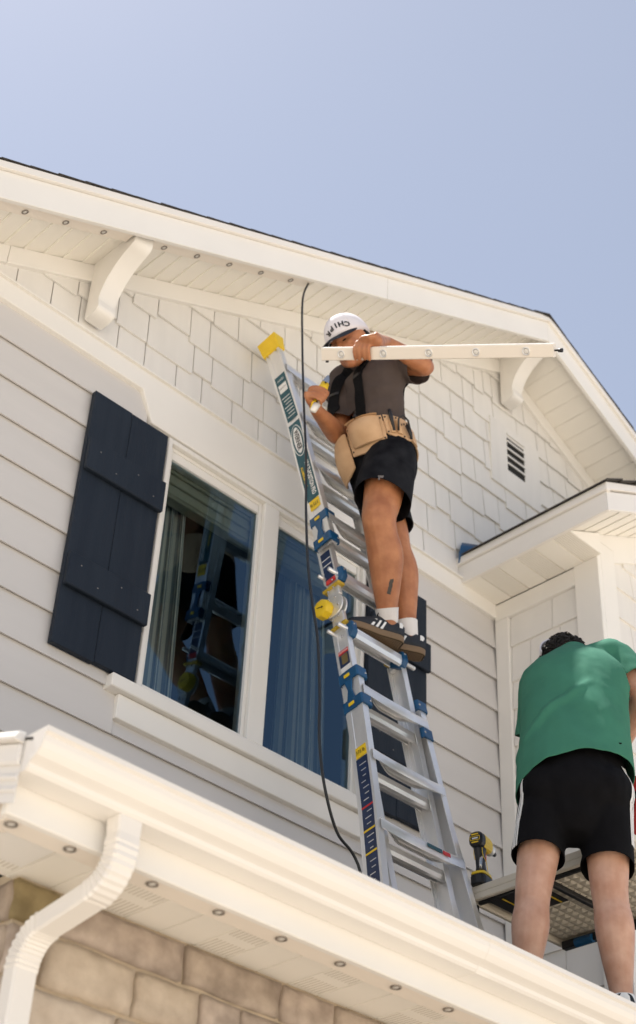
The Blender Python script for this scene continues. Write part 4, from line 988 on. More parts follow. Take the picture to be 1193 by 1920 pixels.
    cl = MB().loft([[p(.24 + .165 * math.cos(2*math.pi*k/20), .033 * math.sin(2*math.pi*k/20), z) for k in range(20)] for z in (.070, .092)]).build('collar', 'shoe', S, smooth=True)
    tg_ = MB().loft([[p(a, y_, z) for y_, z in ((-.020, z0), (.020, z0), (.018, z0 + .006), (-.018, z0 + .006))] for a, z0 in ((.62, .070), (.50, .092), (.42, .112))]).build('tongue', 'shoe', S)
    for k in range(4):
        a = .46 + .05 * k; MB().tube([p(a, -.026, .078 - .008*k), p(a + .01, 0, .100 - .010*k), p(a, .026, .078 - .008*k)], .003, 6).build('lace', 'blackcloth', S)
    for q in (-1, 1): MB().tube([p(.45, 0, .100), p(.44, .02*q, .125), p(.47, .03*q, .118), p(.50, .02*q, .095)], .0026, 6).build('lace', 'blackcloth', S)
    return S
# ================================================================== PERSON ON THE LADDER
F1 = Vector((-.94, .33, 0)).normalized(); L1 = Vector((0, 0, 1)).cross(F1)
man = empty('person', (3.80, 3.62, 3.43), 'man on the ladder in white cap and tan tool belt holding up a light track', 'person')
pel = Vector((3.735, 3.615, 4.36)); nb = at(698, 674, 3.58)
hipL, hipR = pel + L1 * .085 + Vector((0, 0, -.04)), pel - L1 * .085 + Vector((0, 0, -.04))
kneL, kneR = at(711, 972, 3.535), at(737, 1003, 3.66)
ankL, ankR = Vector((3.845, 3.664, 3.548)), Vector((3.978, 3.672, 3.548))
shL, shR = at(746, 680, 3.46), at(646, 716, 3.76)
elL, wrL = at(798, 688, 3.32), at(724, 641, 3.375)
elR, wrR = at(634, 815, 3.74), at(594, 770, 3.64)
hc = at(657, 646, 3.555); HF = Vector((-.80, .02, -.60)).normalized(); HU = (Vector((0, 0, 1)) + F1 * .6 + L1*.06).normalized()
body = MB()
up1 = (nb - pel)

def sp(t, fwd=0.): return pel + up1 * t + F1 * fwd
limb(body, [sp(-.20), sp(0), sp(.26, .01), sp(.52, .0), sp(.74, -.01), sp(.90, -.01), sp(1.0)], [(.11, .085), (.146, .104), (.134, .096), (.146, .100), (.154, .096), (.115, .070), (.058, .058)], L1, 20)
limb(body, [nb - up1 * .06, nb.lerp(hc, .55), hc - HF * .03], [.056, .053, .05], L1)
limb(body, [nb.lerp(shL, .3), shL], [(.06), .055]); limb(body, [nb.lerp(shR, .3), shR], [.06, .055])
limb(body, [shL, shL.lerp(elL, .5), elL, elL.lerp(wrL, .3), elL.lerp(wrL, .7), wrL], [.054, .050, .041, .043, .034, .027])
limb(body, [shR, shR.lerp(elR, .5), elR, elR.lerp(wrR, .3), elR.lerp(wrR, .7), wrR], [.054, .049, .042, .046, .036, .028])
def leg(b, hip, kn, an, bk, g=1.):
    limb(b, [hip, hip.lerp(kn, .4), hip.lerp(kn, .8), kn, kn.lerp(an, .16) + bk*.004, kn.lerp(an, .36) + bk*.016, kn.lerp(an, .62) + bk*.008, kn.lerp(an, .86), an, an - Vector((0, 0, .025))], [.088*g, .084*g, .072*g, .066*g, .063*g, .0685*g, .056*g, .041*g, .0355*g, .033*g])
    b.ell(kn - bk * .022, bk * .048, (kn - hip).normalized().cross(bk).normalized() * .044, (kn - hip).normalized() * .05)
leg(body, hipL, kneL, ankL, -F1, 1.12); leg(body, hipR, kneR, ankR, -F1, 1.07)
# left hand over the top of the strip
P0s = at(606, 664, 3.47); d1 = at(1040, 657, 1.0)
lo, hi_ = 2.2, 3.4
for _ in range(40):
    mid = (lo + hi_) / 2
    if (d1 * mid - P0s).length > 1.045: lo = mid
    else: hi_ = mid
P1s = d1 * lo; SD = (P1s - P0s).normalized()
toC = (-P0s.lerp(P1s, .3)).normalized(); SN = (toC - SD * toC.dot(SD)).normalized(); SN = (SN + Vector((0,0,-.15))).normalized(); SN = (SN - SD*SN.dot(SD)).normalized(); SU = SN.cross(SD); SU = SU if SU.z > 0 else -SU
def spos(px): # point on the strip's axis nearest to an image column
    return P0s.lerp(P1s, (px - 606) / 434.)
hw_s, hd_s = .0265, .014
fing = []
for k, px in enumerate((703, 694, 684, 675)):
    c = spos(px)
    kn = c + SU * (.046 - .002*k) + SN * (.004 + .002*k) + SD * .006
    fing.append([kn + SD*(.030) + SU*.010 - SN*.012, kn, c + SU * .024 + SN * .026, c - SU * .006 + SN * .026, c - SU * (.026 - .002*(k % 2)) + SN * .021])
pc = spos(700) + SU * .052 - SN * .012 + SD * .028
hand(body, wrL, None, None, fing, [wrL.lerp(pc, .5) - SN*.014, spos(704) + SU*.02 - SN*.030, spos(696) - SU*.004 - SN*.028, spos(690) - SU*.012 - SN*.024], .98)
limb(body, [wrL, wrL.lerp(pc, .5), pc, spos(690) + SU*.050 - SN*.004 + SD*.004], [(.026), (.030, .024), (.038, .021), (.036, .016)], SD.cross(Vector((0,0,1))))
limb(body, [pc + SD*.012, spos(676) + SU*.045 + SN*.004], [.02, .012]); limb(body, [pc + SD*.012, spos(702) + SU*.045], [.02, .012])
# right hand round the snips
Hc = at(597, 748, 3.60); SA = (at(624, 700, 3.56) - at(590, 776, 3.60)).normalized()   # axis of the tool
tcm = (-Hc).normalized(); tcm = (tcm - SA * tcm.dot(SA)).normalized(); sdR = SA.cross(tcm).normalized()
if sdR.dot(Vector((RX[0], RX[1], RX[2]))) > 0: sdR = -sdR          # points to the picture's left
fing = []
for k in range(4):
    c = Hc + SA * (.034 - .021*k)
    fing.append([c + sdR*.040 - tcm*.006, c + sdR*.034 + tcm*.024, c + sdR*.004 + tcm*.034, c - sdR*(.024 - .003*k) + tcm*.026, c - sdR*(.030 - .003*k) + tcm*.006])
hand(body, wrR, None, None, fing, [wrR.lerp(Hc, .4) + sdR*.01, Hc + sdR*.012 - tcm*.026 + SA*.012, Hc - sdR*.016 - tcm*.024 + SA*.034, Hc - sdR*.024 - tcm*.010 + SA*.05], 1.)
limb(body, [wrR, wrR.lerp(Hc, .45) + sdR*.012, Hc + sdR*.034 - SA*.004, Hc + sdR*.036 + SA*.022], [.028, (.034, .024), (.040, .022), (.034, .018)], SA)
hp, hf, hl_, hu = head(body, hc, HF, HU, 1.05)
me = union(body, .0052, 5)
bo = finish(me, 'body', 'skin_tan', man)
eyes(hp, man, hf, hl_, hu)
# tattoo on the shin
bt_ = bvh_of([bo])
ribbon(bt_, [at(745, 1088, 3.50), at(743, 1103, 3.50), at(741, 1120, 3.50)], .008, 'ink', 'tattoo', man, .0004, .0006)
# cap
hcp = hp(-.012, 0, .032); cu_, cf = (hu - hf*.06).normalized(), (hf + hu*.06).normalized()
def capp(a, th, g=1.): return hcp + cu_ * (.116 * math.sin(th)) + (cf * math.cos(a) * .117 + hl_ * math.sin(a) * .095) * (math.cos(th)**.72 * g)
dome = MB(); R = []
for k in range(11):
    th = -.07 + (math.pi/2 + .04) * k / 10; R.append([capp(a, th, 1 + .012 * math.cos(3*a)**8 * 0) for a in [2*math.pi*i/36 for i in range(36)]])
capo = empty('cap', hcp, parent=man)
cw = dome.loft(R).build('crown', 'cap_white', capo, smooth=True)
for k in range(6):
    a = k * math.pi / 3 + .02; MB().tube([capp(a, -.1 + 1.6*q/9, 1.004) for q in range(10)], .0016, 5).build('seam', 'cap_white', cw, smooth=True)
MB().ell(hcp + cu_*.117, cf*.009, hl_*.009, cu_*.006, 10, 6).build('button', 'cap_navy', capo, smooth=True)
br_ = MB(); rows = []
for i in range(21):
    a = -1.25 + 2.5 * i / 20; e = max(0.02, math.cos(a * 1.22))**.75
    b0 = capp(a, -.05, 1.005); b1 = b0 + (cf*.88 - cu_*.36) * (.092 * e) - cu_ * (.030 * e * math.sin(a)**2)
    m_ = b0.lerp(b1, .5) + cu_ * .005 * e
    rows.append([b0, m_, b1, b1 - cu_*.0035, m_ - cu_*.0035, b0 - cu_*.0035])
br_.loft(rows).build('brim', 'cap_navy', capo, smooth=False)
ct = bvh_of([cw])
def cap_letter(ch, ang, elv, size, roll=0):
    c = capp(ang, elv)
    loc, n, i, d = ct.find_nearest(c); n = n if n.dot(loc - hcp) > 0 else -n
    Xd = (hl_ * math.cos(ang) - cf * math.sin(ang)).normalized(); Xd = (Xd - n * Xd.dot(n)).normalized(); Yd = n.cross(Xd)
    Xr = Xd * math.cos(roll) + Yd * math.sin(roll); Yr = n.cross(Xr)
    text_mesh(ch, size, 'black', 'cap_lettering', loc + n * .0022, -Xr, -Yr, capo, bold=.0016)
for k, ch in enumerate('CHIPR'):
    a = .92 - .25 * k; cap_letter(ch, a, .22 + .14 * (1 - ((k - 2) / 2)**2), .037, .16 * (k - 2))
# hair below the cap
hr_ = MB(); rh = random.Random(5)
for k in range(70):
    a = math.pi + rh.uniform(-1.35, 1.35); s0 = hcp - cu_*rh.uniform(.008, .03) + (cf * math.cos(a) * .104 + hl_ * math.sin(a) * .082)
    hr_.tube([s0, s0 - cu_*.025 + (cf*math.cos(a) + hl_*math.sin(a))*.004, s0 - cu_*(.045 + .02*rh.random()) - cf*.008], [.006, .0055, .002], 6)
hh = hr_.build('hair', 'hair', man, smooth=True)
tl = MB()
for k in range(34):
    s0 = hp(-.095, rh.uniform(-.02, .06), rh.uniform(-.03, .03)); d_ = Vector((.6, -.15, .12)) + Vector((rh.uniform(-.35, .35), rh.uniform(-.35, .35), rh.uniform(-.5, .35)))
    tl.tube([s0, s0 + d_*.022, s0 + d_*.045 - Vector((0, 0, .012))], [.003, .0025, .0008], 5)
tlo = tl.build('loose_hair', 'hair_sunlit', man, smooth=True); 
# tee shirt
sh = MB()
limb(sh, [sp(-.26, .0), sp(.05, .0), sp(.26, .015), sp(.52, .012), sp(.74, .0), sp(.90, -.008), sp(1.02, .0), sp(1.10, .0)], [(.158, .122), (.165, .125), (.155, .116), (.168, .120), (.178, .118), (.130, .088), (.070, .068), (.066, .064)], L1, 22)
limb(sh, [nb.lerp(shL, .35), shL + Vector((0, 0, .004)), shL.lerp(elL, .45), shL.lerp(elL, 1.02)], [.070, .074, .082, .088])
limb(sh, [nb.lerp(shR, .35), shR + Vector((0, 0, .004)), shR.lerp(elR, .45), shR.lerp(elR, 1.0)], [.070, .070, .069, .070])
me = union(sh, .0075, 6)
bo1 = [(shL.lerp(elL, .25), shL.lerp(elL, 1.05)), (shR.lerp(elR, .35), shR.lerp(elR, 1.3)), (sp(-.4), sp(.97)), (sp(1.08), sp(1.3)), (sp(-.4) + L1*.10, sp(.72) + L1*.11), (sp(-.4) - L1*.10, sp(.72) - L1*.11)]
cut(me, shL.lerp(elL, .78), (elL - shL).normalized(), 0, bo1, sel=lambda c: segd(c, sp(-.4), sp(.97)) > .212 and segd(c, shL, shL.lerp(elL, 1.1)) < .13)
cut(me, shR.lerp(elR, .84), (elR - shR).normalized(), 1, bo1, .11)
cut(me, sp(1.045), up1.normalized(), 3, bo1)
cut(me, sp(-.13), -up1.normalized(), (2, 4, 5), bo1)
def wrink1(p_):
    q = (p_ - pel); h = q.z; a = q.dot(L1); dgn = h * .8 + q.dot(F1) * .5 + a * .6
    return .016 * noise.noise(Vector((dgn * 14, a * 5, q.dot(F1) * 5))) + .0035 * noise.noise(p_ * 26) + .014 * math.sin(dgn * 40 + 3 * noise.noise(p_ * 6)) * max(0, noise.noise(p_ * 5 + Vector((3, 1, 0))) + .1)
ruffle(me, wrink1)
shirt = finish(me, 'tee_shirt', 'shirt_taupe', man, .003)
# suspenders over chest and back
tr_ = bvh_of([shirt])
for sg in (1, -1):
    pts = [sp(.10, .16) + L1*sg*.085, sp(.40, .17) + L1*sg*.085, sp(.66, .16) + L1*sg*.088, sp(.86, .10) + L1*sg*.09, sp(.955, .0) + L1*sg*.09, sp(.86, -.12) + L1*sg*.075, sp(.6, -.2) + L1*sg*.04, sp(.1, -.2) + L1*sg*.03]
    rb = ribbon(tr_, pts, .027, 'web', 'suspender', man, .003, .004)
    ribbon(tr_, [sp(.62, .16) + L1*sg*.060, sp(.62, .17) + L1*sg*.088, sp(.62, .16) + L1*sg*.116], .008, 'black', 'slider', rb, .0085, .003, 4)
# shorts
so_ = MB()
limb(so_, [sp(.20, 0), sp(.0, 0), sp(-.22, 0), sp(-.34, 0)], [(.160, .120), (.172, .135), (.168, .130), (.12, .09)], L1, 22)
hemL, hemR = hipL.lerp(kneL, .74), hipR.lerp(kneR, .90)
limb(so_, [hipL + F1*.0, hipL.lerp(kneL, .4), hipL.lerp(kneL, .8), hipL.lerp(kneL, 1.1)], [.107, .118, .120, .118], None, 18)
limb(so_, [hipR + F1*.0, hipR.lerp(kneR, .4), hipR.lerp(kneR, .8), hipR.lerp(kneR, 1.25)], [.105, .106, .104, .104], None, 18)
me = union(so_, .0075, 6)
nL = (kneL - hipL).normalized(); nR = (kneR - hipR).normalized()
bo2 = [(hipL.lerp(kneL, .3), hipL.lerp(kneL, 1.5)), (hipR.lerp(kneR, .3), hipR.lerp(kneR, 1.5)), (sp(-.2), sp(.4))]
cut(me, hemR, (nR + F1*.1).normalized(), 1, bo2)
cut(me, hemL, (nL + F1*.15).normalized(), 0, bo2)
cut(me, sp(.14), up1.normalized(), 2, bo2)
def wrink2(p_):
    q = p_ - pel; t_ = q.dot(L1); 
    return .010 * noise.noise(Vector((q.x * 8, q.y * 8, q.z * 3.5))) + .005 * math.sin(q.dot(F1) * 42 + 14 * t_ + q.z * 18 + 4 * noise.noise(p_ * 5)) * max(0, noise.noise(p_ * 4.5))
ruffle(me, wrink2)
shorts = finish(me, 'shorts', 'camo', man, .003)
c_ = at(705, 897, 3.40); tb_ = bvh_of([shorts]); loc, n_, i_, d_ = tb_.find_nearest(c_)
lg = MB(); ax = Vector((RX[0], RX[1], RX[2])); ax = (ax - n_ * ax.dot(n_)).normalized(); ay = n_.cross(ax); ay = ay if ay.z > 0 else -ay
for dx, dy, ww, hh_ in ((0, .008, .012, .003), (.001, .001, .009, .003), (-.008, -.004, .003, .010)): lg.obox(loc + n_*.002 + ax*dx + ay*dy, ax*ww, ay*hh_, n_*.0008)
lg.build('printed_mark', 'lensr', shorts)
# tool belt: band, pouches, holders
belt = empty('tool_belt', sp(.015), parent=man)
BU = (up1.normalized() + L1 * -.06 + F1*.14).normalized()
def bp(a, h, out=0.):
    """a: angle round the waist from the front towards his left; h: height from the belt's middle"""
    e = F1 * (math.cos(a) * (.146 + out)) + L1 * (math.sin(a) * (.182 + out)); return sp(.015, .012) + e + BU * h
def bpatch(a0, a1, h0, h1, o0, o1, name, m, par, bulge=0., n=12, k=5, hb=None, round_=.0, th=.006):
    """leather panel wrapped on the waist; o0/o1 stand-off at bottom and top, bulge in the middle"""
    rows = []
    for j in range(k + 1):
        v = j / k; row = []
        for i in range(n + 1):
            u = i / n; a = a0 + (a1 - a0) * u; lo = h0 + (hb(u) if hb else 0)
            h = lo + (h1 - lo) * v; o = o0 + (o1 - o0) * v + bulge * math.sin(math.pi * u)**.7 * math.sin(math.pi * min(1, (v*.75 + .12)))
            row.append((a, h, o))
        rows.append(row)
    vs = []; fs = []; W = n + 1
    for d_ in (0, th):
        for r in rows:
            for a, h, o in r: vs.append(bp(a, h, o + d_))
    N = W * (k + 1)
    for j in range(k):
        for i in range(n):
            q = j*W + i; fs += [(q, q+1, q+W+1, q+W), (N+q, N+q+W, N+q+W+1, N+q+1)]
    rim = list(range(W)) + [j*W + n for j in range(1, k+1)] + [k*W + i for i in range(n-1, -1, -1)] + [j*W for j in range(k-1, 0, -1)]
    fs += [(rim[i], rim[(i+1) % len(rim)], N + rim[(i+1) % len(rim)], N + rim[i]) for i in range(len(rim))]
    o = MB().add(vs, fs).build(name, m, par); o.data.polygons.foreach_set('use_smooth', [True]*len(o.data.polygons)); e = o.modifiers.new('e', 'EDGE_SPLIT'); e.split_angle = .7; return o
bpatch(-math.pi, math.pi - .01, -.030, .030, .006, .006, 'belt_band', 'leather', belt, n=56, k=1)
# large pouch on his left front, apron piece below, hanging pouch on the far side, holders at the hip
pc1 = bpatch(.10, 1.12, -.105, .055, .012, .012, 'apron', 'leather', belt, hb=lambda u: .05*(u - .5)**2*4*.4, k=6)
p1 = bpatch(.22, 1.02, -.080, .040, .020, .030, 'pouch', 'leather', belt, bulge=.040, hb=lambda u: .018*abs(2*u-1)**3)
bpatch(.24, 1.00, .0405, .050, .050, .020, 'pouch_flap', 'leather', p1, bulge=.010, k=2)
p2 = bpatch(-.70, .08, -.165, .030, .016, .026, 'pouch', 'leather', belt, bulge=.030, hb=lambda u: .03*abs(2*u-1)**3)
p3 = bpatch(1.16, 1.92, -.055, .058, .012, .012, 'holder_plate', 'leather', belt, hb=lambda u: .02*abs(2*u-1)**2)
for a in (1.26, 1.44): bpatch(a, a + .13, -.035, .030, .018, .018, 'tool_loop', 'leather', p3, bulge=.014, n=6, k=3)
bpatch(1.97, 2.2, -.035, .04, .012, .012, 'belt_end', 'leather', belt)
def stud(a, h, o): MB().ell(bp(a, h, o), (.0042, 0, 0), (0, .0042, 0), (0, 0, .0042), 8, 5).build('rivet', 'black', belt, smooth=True)
for a, h in ((.16, .04), (.16, -.07), (1.07, .04), (1.07, -.06), (1.2, .045), (1.2, -.03), (1.5, .048), (1.84, .042), (1.84, -.03), (1.62, -.04), (1.62, .02), (1.72, .03)): stud(a, h, .020)
MB().obox(bp(.58, .028, .082), F1*.004, L1*.008, BU*.006).build('snap', 'black', p1)
MB().tube([bp(1.34, .075, .030), bp(1.33, .035, .034), bp(1.33, -.03, .030)], [.009, .0095, .006], 10).build('hammer_loop_handle', 'black', belt, smooth=True)
MB().tube([bp(1.42, -.03, .036), bp(1.46, .02, .052), bp(1.58, .04, .058), bp(1.72, .03, .05), bp(1.80, -.015, .034)], .0045, 8).build('hammer_ring', 'black', belt, smooth=True)
MB().tube([bp(1.74, .02, .03), bp(1.78, -.02, .034), bp(1.80, -.045, .03)], [.007, .009, .004], 8).build('holder_clip', 'black', belt, smooth=True)
# shoes and socks
for hl2, tl2, an, kn in ((Vector((3.905, 3.640, 3.449)), Vector((3.668, 3.745, 3.462)), ankL, kneL), (Vector((4.036, 3.636, 3.449)), Vector((3.812, 3.768, 3.462)), ankR, kneR)):
    shoe(hl2, tl2, man)
    P = [an - Vector((0, 0, .06)), an - Vector((0, 0, .03)), an, an.lerp(kn, .10), an.lerp(kn, .135)]
    q = cr([tuple(p_) + (r_,) for p_, r_ in zip(P, (.024, .031, .0415, .047, .0495))], 6)
    MB().tube([v[:3] for v in q] + [q[-1][:3]], [v[3] for v in q] + [.040], 24).build('sock', 'sock', man, smooth=True)
# ================================================================== HELD THINGS
strip = empty('light_track', P0s.lerp(P1s, .5), 'cream light track with five round lights held up by the man on the ladder', 'light track')
bx = [(-.0265, -.014), (.0245, -.014), (.0265, -.010), (.0265, .012), (.0235, .014), (-.0235, .014), (-.0265, .011)]
MB().prism([P0s + SU*a + SN*b_ for a, b_ in bx], P1s - P0s).build('channel', 'track', strip)
MB().prism([P0s + SU*a + SN*b_ for a, b_ in ((.0268, -.013), (.0285, -.013), (.0285, .006), (.0268, .006))], P1s - P0s).build('channel_lip', 'frame', strip)
for px in (646, 729, 816, 903, 993): lamp(spos(px) + SN*.014, SN, SD, strip, .0165, 'alu')
MB().tube([P1s - SD*.004, P1s + SD*.016], .004, 8).build('end_wire', 'black', strip, smooth=True)
MB().tube([P1s + SD*.016, P1s + SD*.034], [.0075, .0085], 10).build('connector', 'black', strip, smooth=True)
MB().tube([P0s + SD*.018 - SU*.026, P0s + SD*.018 - SU*.036], .007, 10).build('connector', 'black', strip, smooth=True)
# snips
sn = empty('snips', Hc, 'yellow handled cutting snips gripped in the hand of the man on the ladder', 'snips')
def sq_(s_, o, l_): return Hc + SA*s_ + tcm*o + sdR*l_
for sg in (-1, 1):
    MB().tube([sq_(.058, 0, .004*sg), sq_(.03, .004, .010*sg), sq_(-.03, .004, .012*sg), sq_(-.078, .0, .007*sg)], [(.008, .006), (.009, .007), (.0095, .007), (.008, .006)], 10, sdR).build('handle', 'yellow' if sg > 0 else 'frame', sn, smooth=True)
    MB().loft([[sq_(s_, o - .004, sg*.001 + w_*sg*.2 - w_), sq_(s_, o + .004, sg*.001 + w_*sg*.2 - w_), sq_(s_, o + .004, sg*.001 + w_*sg*.2 + w_), sq_(s_, o - .004, sg*.001 + w_*sg*.2 + w_)] for s_, o, w_ in ((.070, .004*sg, .014), (.095, .004*sg, .013), (.125, .003*sg, .010), (.148, .002*sg, .003))]).build('blade', 'steel', sn, bevel=.001)
MB().tube([sq_(.030, .004, 0), sq_(.055, .006, 0), sq_(.095, .006, 0)], [(.019, .014), (.022, .015), (.018, .012)], 12, sdR).build('head_cover', 'yellow', sn, smooth=True)
MB().ell(sq_(.088, .020, 0), SA*.005, sdR*.005, tcm*.003, 10, 6).build('pivot', 'black', sn, smooth=True)
MB().tube([sq_(-.040, .010, -.004), sq_(-.090, .012, .002)], [(.016, .009), (.012, .008)], 10, sdR).build('handle_end', 'frame', sn, smooth=True)
# black cable hanging from the end of the fixed light track
cb = [(3.505, 3.925, zs(3.505)-.012), (3.535, 3.915, zs(3.535)-.05)]
pxs = [(568, 560, 3.86), (567, 640, 3.80), (570, 760, 3.72), (574, 860, 3.63), (574, 960, 3.55), (578, 1060, 3.47), (586, 1130, 3.42), (596, 1200, 3.38), (600, 1300, 3.36), (599, 1380, 3.34), (608, 1470, 3.32), (632, 1560, 3.34), (672, 1622, 3.36)]
P = [Vector(p_) for p_ in cb[:1]] + [at(*q) for q in pxs]
e_ = P[-1]; P += [Vector((e_.x + .10, 3.30, 1.56 + .32*(3.30-2.44) + .03)), Vector((e_.x + .5, 3.1, 1.56 + .32*(3.1-2.44) + .03))]
cv_ = cr([tuple(p_) for p_ in P], 8)
co_ = MB().tube(cv_, .0052, 8).build('power_cable', 'rubber', smooth=True); tag(co_, 'black cable hanging from the light track down past the ladder to the porch roof', 'cable')
# ================================================================== PERSON ON THE PORCH ROOF
F2 = Vector((.74, .67, 0)).normalized(); R2 = Vector((F2.y, -F2.x, 0))
m2 = empty('person', (3.80, 2.78, 1.66), 'man in green tee and black shorts bending over the table, seen from behind', 'person')
pv = at(1078, 1492, 2.78)
hiL, hiR = pv - R2 * .100 + Vector((0, 0, -.02)), pv + R2 * .100 + Vector((0, 0, -.02))
knL, knR = at(1000, 1672, 2.86), at(1143, 1668, 2.70)
anL, anR = at(984, 1862, 2.90), at(1168, 1885, 2.70)
sc_ = at(1078, 1246, 2.90)
slL, slR = at(1016, 1280, 3.02), at(1148, 1238, 2.81)
TL = (slR - slL).normalized()
SDS = lambda ts_: [R2.lerp(TL, max(0., min(1., t_ / .95))).normalized() for t_ in ts_]
ed = MB()
def s2(t, fwd=0.): return pv.lerp(sc_, t) + F2 * fwd
limb(ed, [s2(.06), s2(.14), s2(.28, -.01), s2(.55, -.02), s2(.82, -.02), s2(.97), s2(1.06, .03)], [(.10, .07), (.135, .10), (.142, .106), (.168, .122), (.178, .115), (.12, .085), (.062, .062)], R2, 20, sides=SDS([.06, .14, .28, .55, .82, .97, 1.06]))
hc2 = at(1058, 1252, 3.05); HF2 = (F2 * .85 - R2 * .16 - Vector((0, 0, .50))).normalized(); HU2 = (F2 * .45 + Vector((0, 0, 1))).normalized()
limb(ed, [s2(.98), s2(1.0).lerp(hc2, .6), hc2], [.06, .056, .05], R2)
eR = at(1207, 1306, 2.70); wR = at(1168, 1395, 2.92)
eL = at(1006, 1395, 3.10); wL = at(1040, 1440, 3.32)
limb(ed, [s2(.93).lerp(slR, .3), slR], [.065, .058]); limb(ed, [s2(.93).lerp(slL, .3), slL], [.065, .058])
limb(ed, [slR, slR.lerp(eR, .5), eR, eR.lerp(wR, .3), eR.lerp(wR, .7), wR], [.056, .052, .044, .046, .036, .029])
limb(ed, [slL, slL.lerp(eL, .5), eL, eL.lerp(wL, .3), eL.lerp(wL, .7), wL], [.056, .052, .044, .046, .036, .029])
def hand2(w_, d_, up_, s=1.):
    d_ = d_.normalized(); a = d_.cross(up_).normalized(); 
    limb(ed, [w_, w_ + d_*.04, w_ + d_*.085], [.028, (.040, .020), (.040, .017)], a)
    fg = [[w_ + d_*.07 + a*o, w_ + d_*.10 + a*o*1.1, w_ + d_*(.10 + .03*l_) + a*o*1.15 - up_*.018, w_ + d_*(.10 + .045*l_) + a*o*1.15 - up_*.045] for o, l_ in ((-.028, .9), (-.009, 1.05), (.010, 1.), (.028, .8))]
    hand(ed, w_, None, None, fg, [w_ + d_*.02 - a*.02, w_ + d_*.05 - a*.045 - up_*.01, w_ + d_*.085 - a*.05 - up_*.025], s)
hand2(wR, (wR - eR).normalized() * .6 + F2 * .8 - Vector((0,0,.3)), Vector((0, 0, 1))); hand2(wL, F2 - Vector((0,0,.3)), Vector((0, 0, 1)))
leg(ed, hiL, knL, anL, -F2, .90); leg(ed, hiR, knR, anR, -F2, .94)
hp2, g1, g2, g3 = head(ed, hc2, HF2, HU2, .98)
me = union(ed, .0056, 5); b2o = finish(me, 'body', 'skin_fair', m2)
eyes(hp2, m2, g1, g2, g3)
# curly hair
hm_ = MB(); rq = random.Random(21)
for k in range(900):
    z_ = rq.uniform(-.75, 1); a = rq.uniform(0, 2*math.pi); r_ = math.sqrt(max(0, 1 - z_*z_))
    if z_ < .25 and math.cos(a) > .35: continue
    q = hp2(-.014 + .100*r_*math.cos(a), .083*r_*math.sin(a), .032 + .092*z_); n_ = (q - hp2(-.012, 0, .03)).normalized()
    t_ = n_.orthogonal().normalized(); t_ = Matrix.Rotation(rq.uniform(0, 6.28), 3, n_) @ t_; s_ = n_.cross(t_)
    rr_ = rq.uniform(.004, .008); h0 = rq.uniform(-.002, .012)
    hm_.tube([q + n_*(h0 + .010*i/5) + t_*(rr_*math.cos(i*1.3)) + s_*(rr_*math.sin(i*1.3)) for i in range(6)], [.0030, .0034, .0033, .003, .0026, .0012], 5)
ho = hm_.build('hair', 'hair', m2, smooth=True)
hs_ = MB(); R = []
for k in range(8):
    th = -.35 + (math.pi/2 + .3) * k / 7.3; R.append([hp2(-.012 + .096*math.cos(th)*math.cos(a), .079*math.cos(th)*math.sin(a), .032 + .088*math.sin(th)) for a in [2*math.pi*i/22 for i in range(22)]])
hs_.loft(R).build('hair_cap', 'hair', ho, smooth=True)
th_ = bvh_of([b2o, ho])
hb_ = MB(); rows = []
for i in range(13):
    a = -.2 + 2.4 * i / 12; e = hp2(-.045, .102*math.cos(a), .030 + .116*math.sin(a)); n_ = (e - hp2(-.012, 0, .03)).normalized()
    rows.append([e - g1*.010, e + g1*.010, e + g1*.010 + n_*.006, e - g1*.010 + n_*.006])
hb_.loft(rows).build('headband', 'cap_white', m2, smooth=False)
MB().ell(hp2(-.012, .090, -.004), g1*.020, g2*.012, g3*.026, 14, 8).build('ear_cup', 'cap_white', m2, smooth=True)
# tee shirt, hanging loose
ts = MB()
limb(ts, [s2(-.22, -.02), s2(.06, -.03), s2(.30, -.03), s2(.56, -.028), s2(.82, -.02), s2(.97), s2(1.06, .03), s2(1.12, .05)], [(.208, .165), (.204, .160), (.198, .150), (.196, .142), (.192, .128), (.140, .096), (.074, .072), (.070, .070)], R2, 24, sides=SDS([-.22, .06, .30, .56, .82, .97, 1.06, 1.12]))
limb(ts, [s2(1.0, .02), s2(.98).lerp(slR, .55), slR], [.076, .080, .076])
limb(ts, [s2(1.0, .02), s2(.98).lerp(slL, .55), slL], [.076, .080, .076])
limb(ts, [s2(.93).lerp(slR, .3), slR, slR.lerp(eR, .5), slR.lerp(eR, .98)], [.074, .074, .080, .086])
limb(ts, [s2(.93).lerp(slL, .3), slL, slL.lerp(eL, .5), slL.lerp(eL, 1.0)], [.074, .072, .074, .078])
me = union(ts, .0078, 6)
b3 = [(slR.lerp(eR, .3), slR.lerp(eR, 1.3)), (slL.lerp(eL, .45), slL.lerp(eL, 1.3)), (s2(-.5), s2(.98)), (s2(1.12, .05), s2(1.4, .12)), (s2(-.5) + R2*.12, s2(.72) + R2*.13), (s2(-.5) - R2*.12, s2(.72) - R2*.13)]
cut(me, slR.lerp(eR, .72), (eR - slR).normalized(), 0, b3, .125)
cut(me, slL.lerp(eL, .90), (eL - slL).normalized(), 1, b3, .14)
hemn = (-(sc_ - pv).normalized() + R2 * .30).normalized()
cut(me, s2(.03), hemn, (2, 4, 5), b3)
AX2 = (sc_ - pv).normalized()
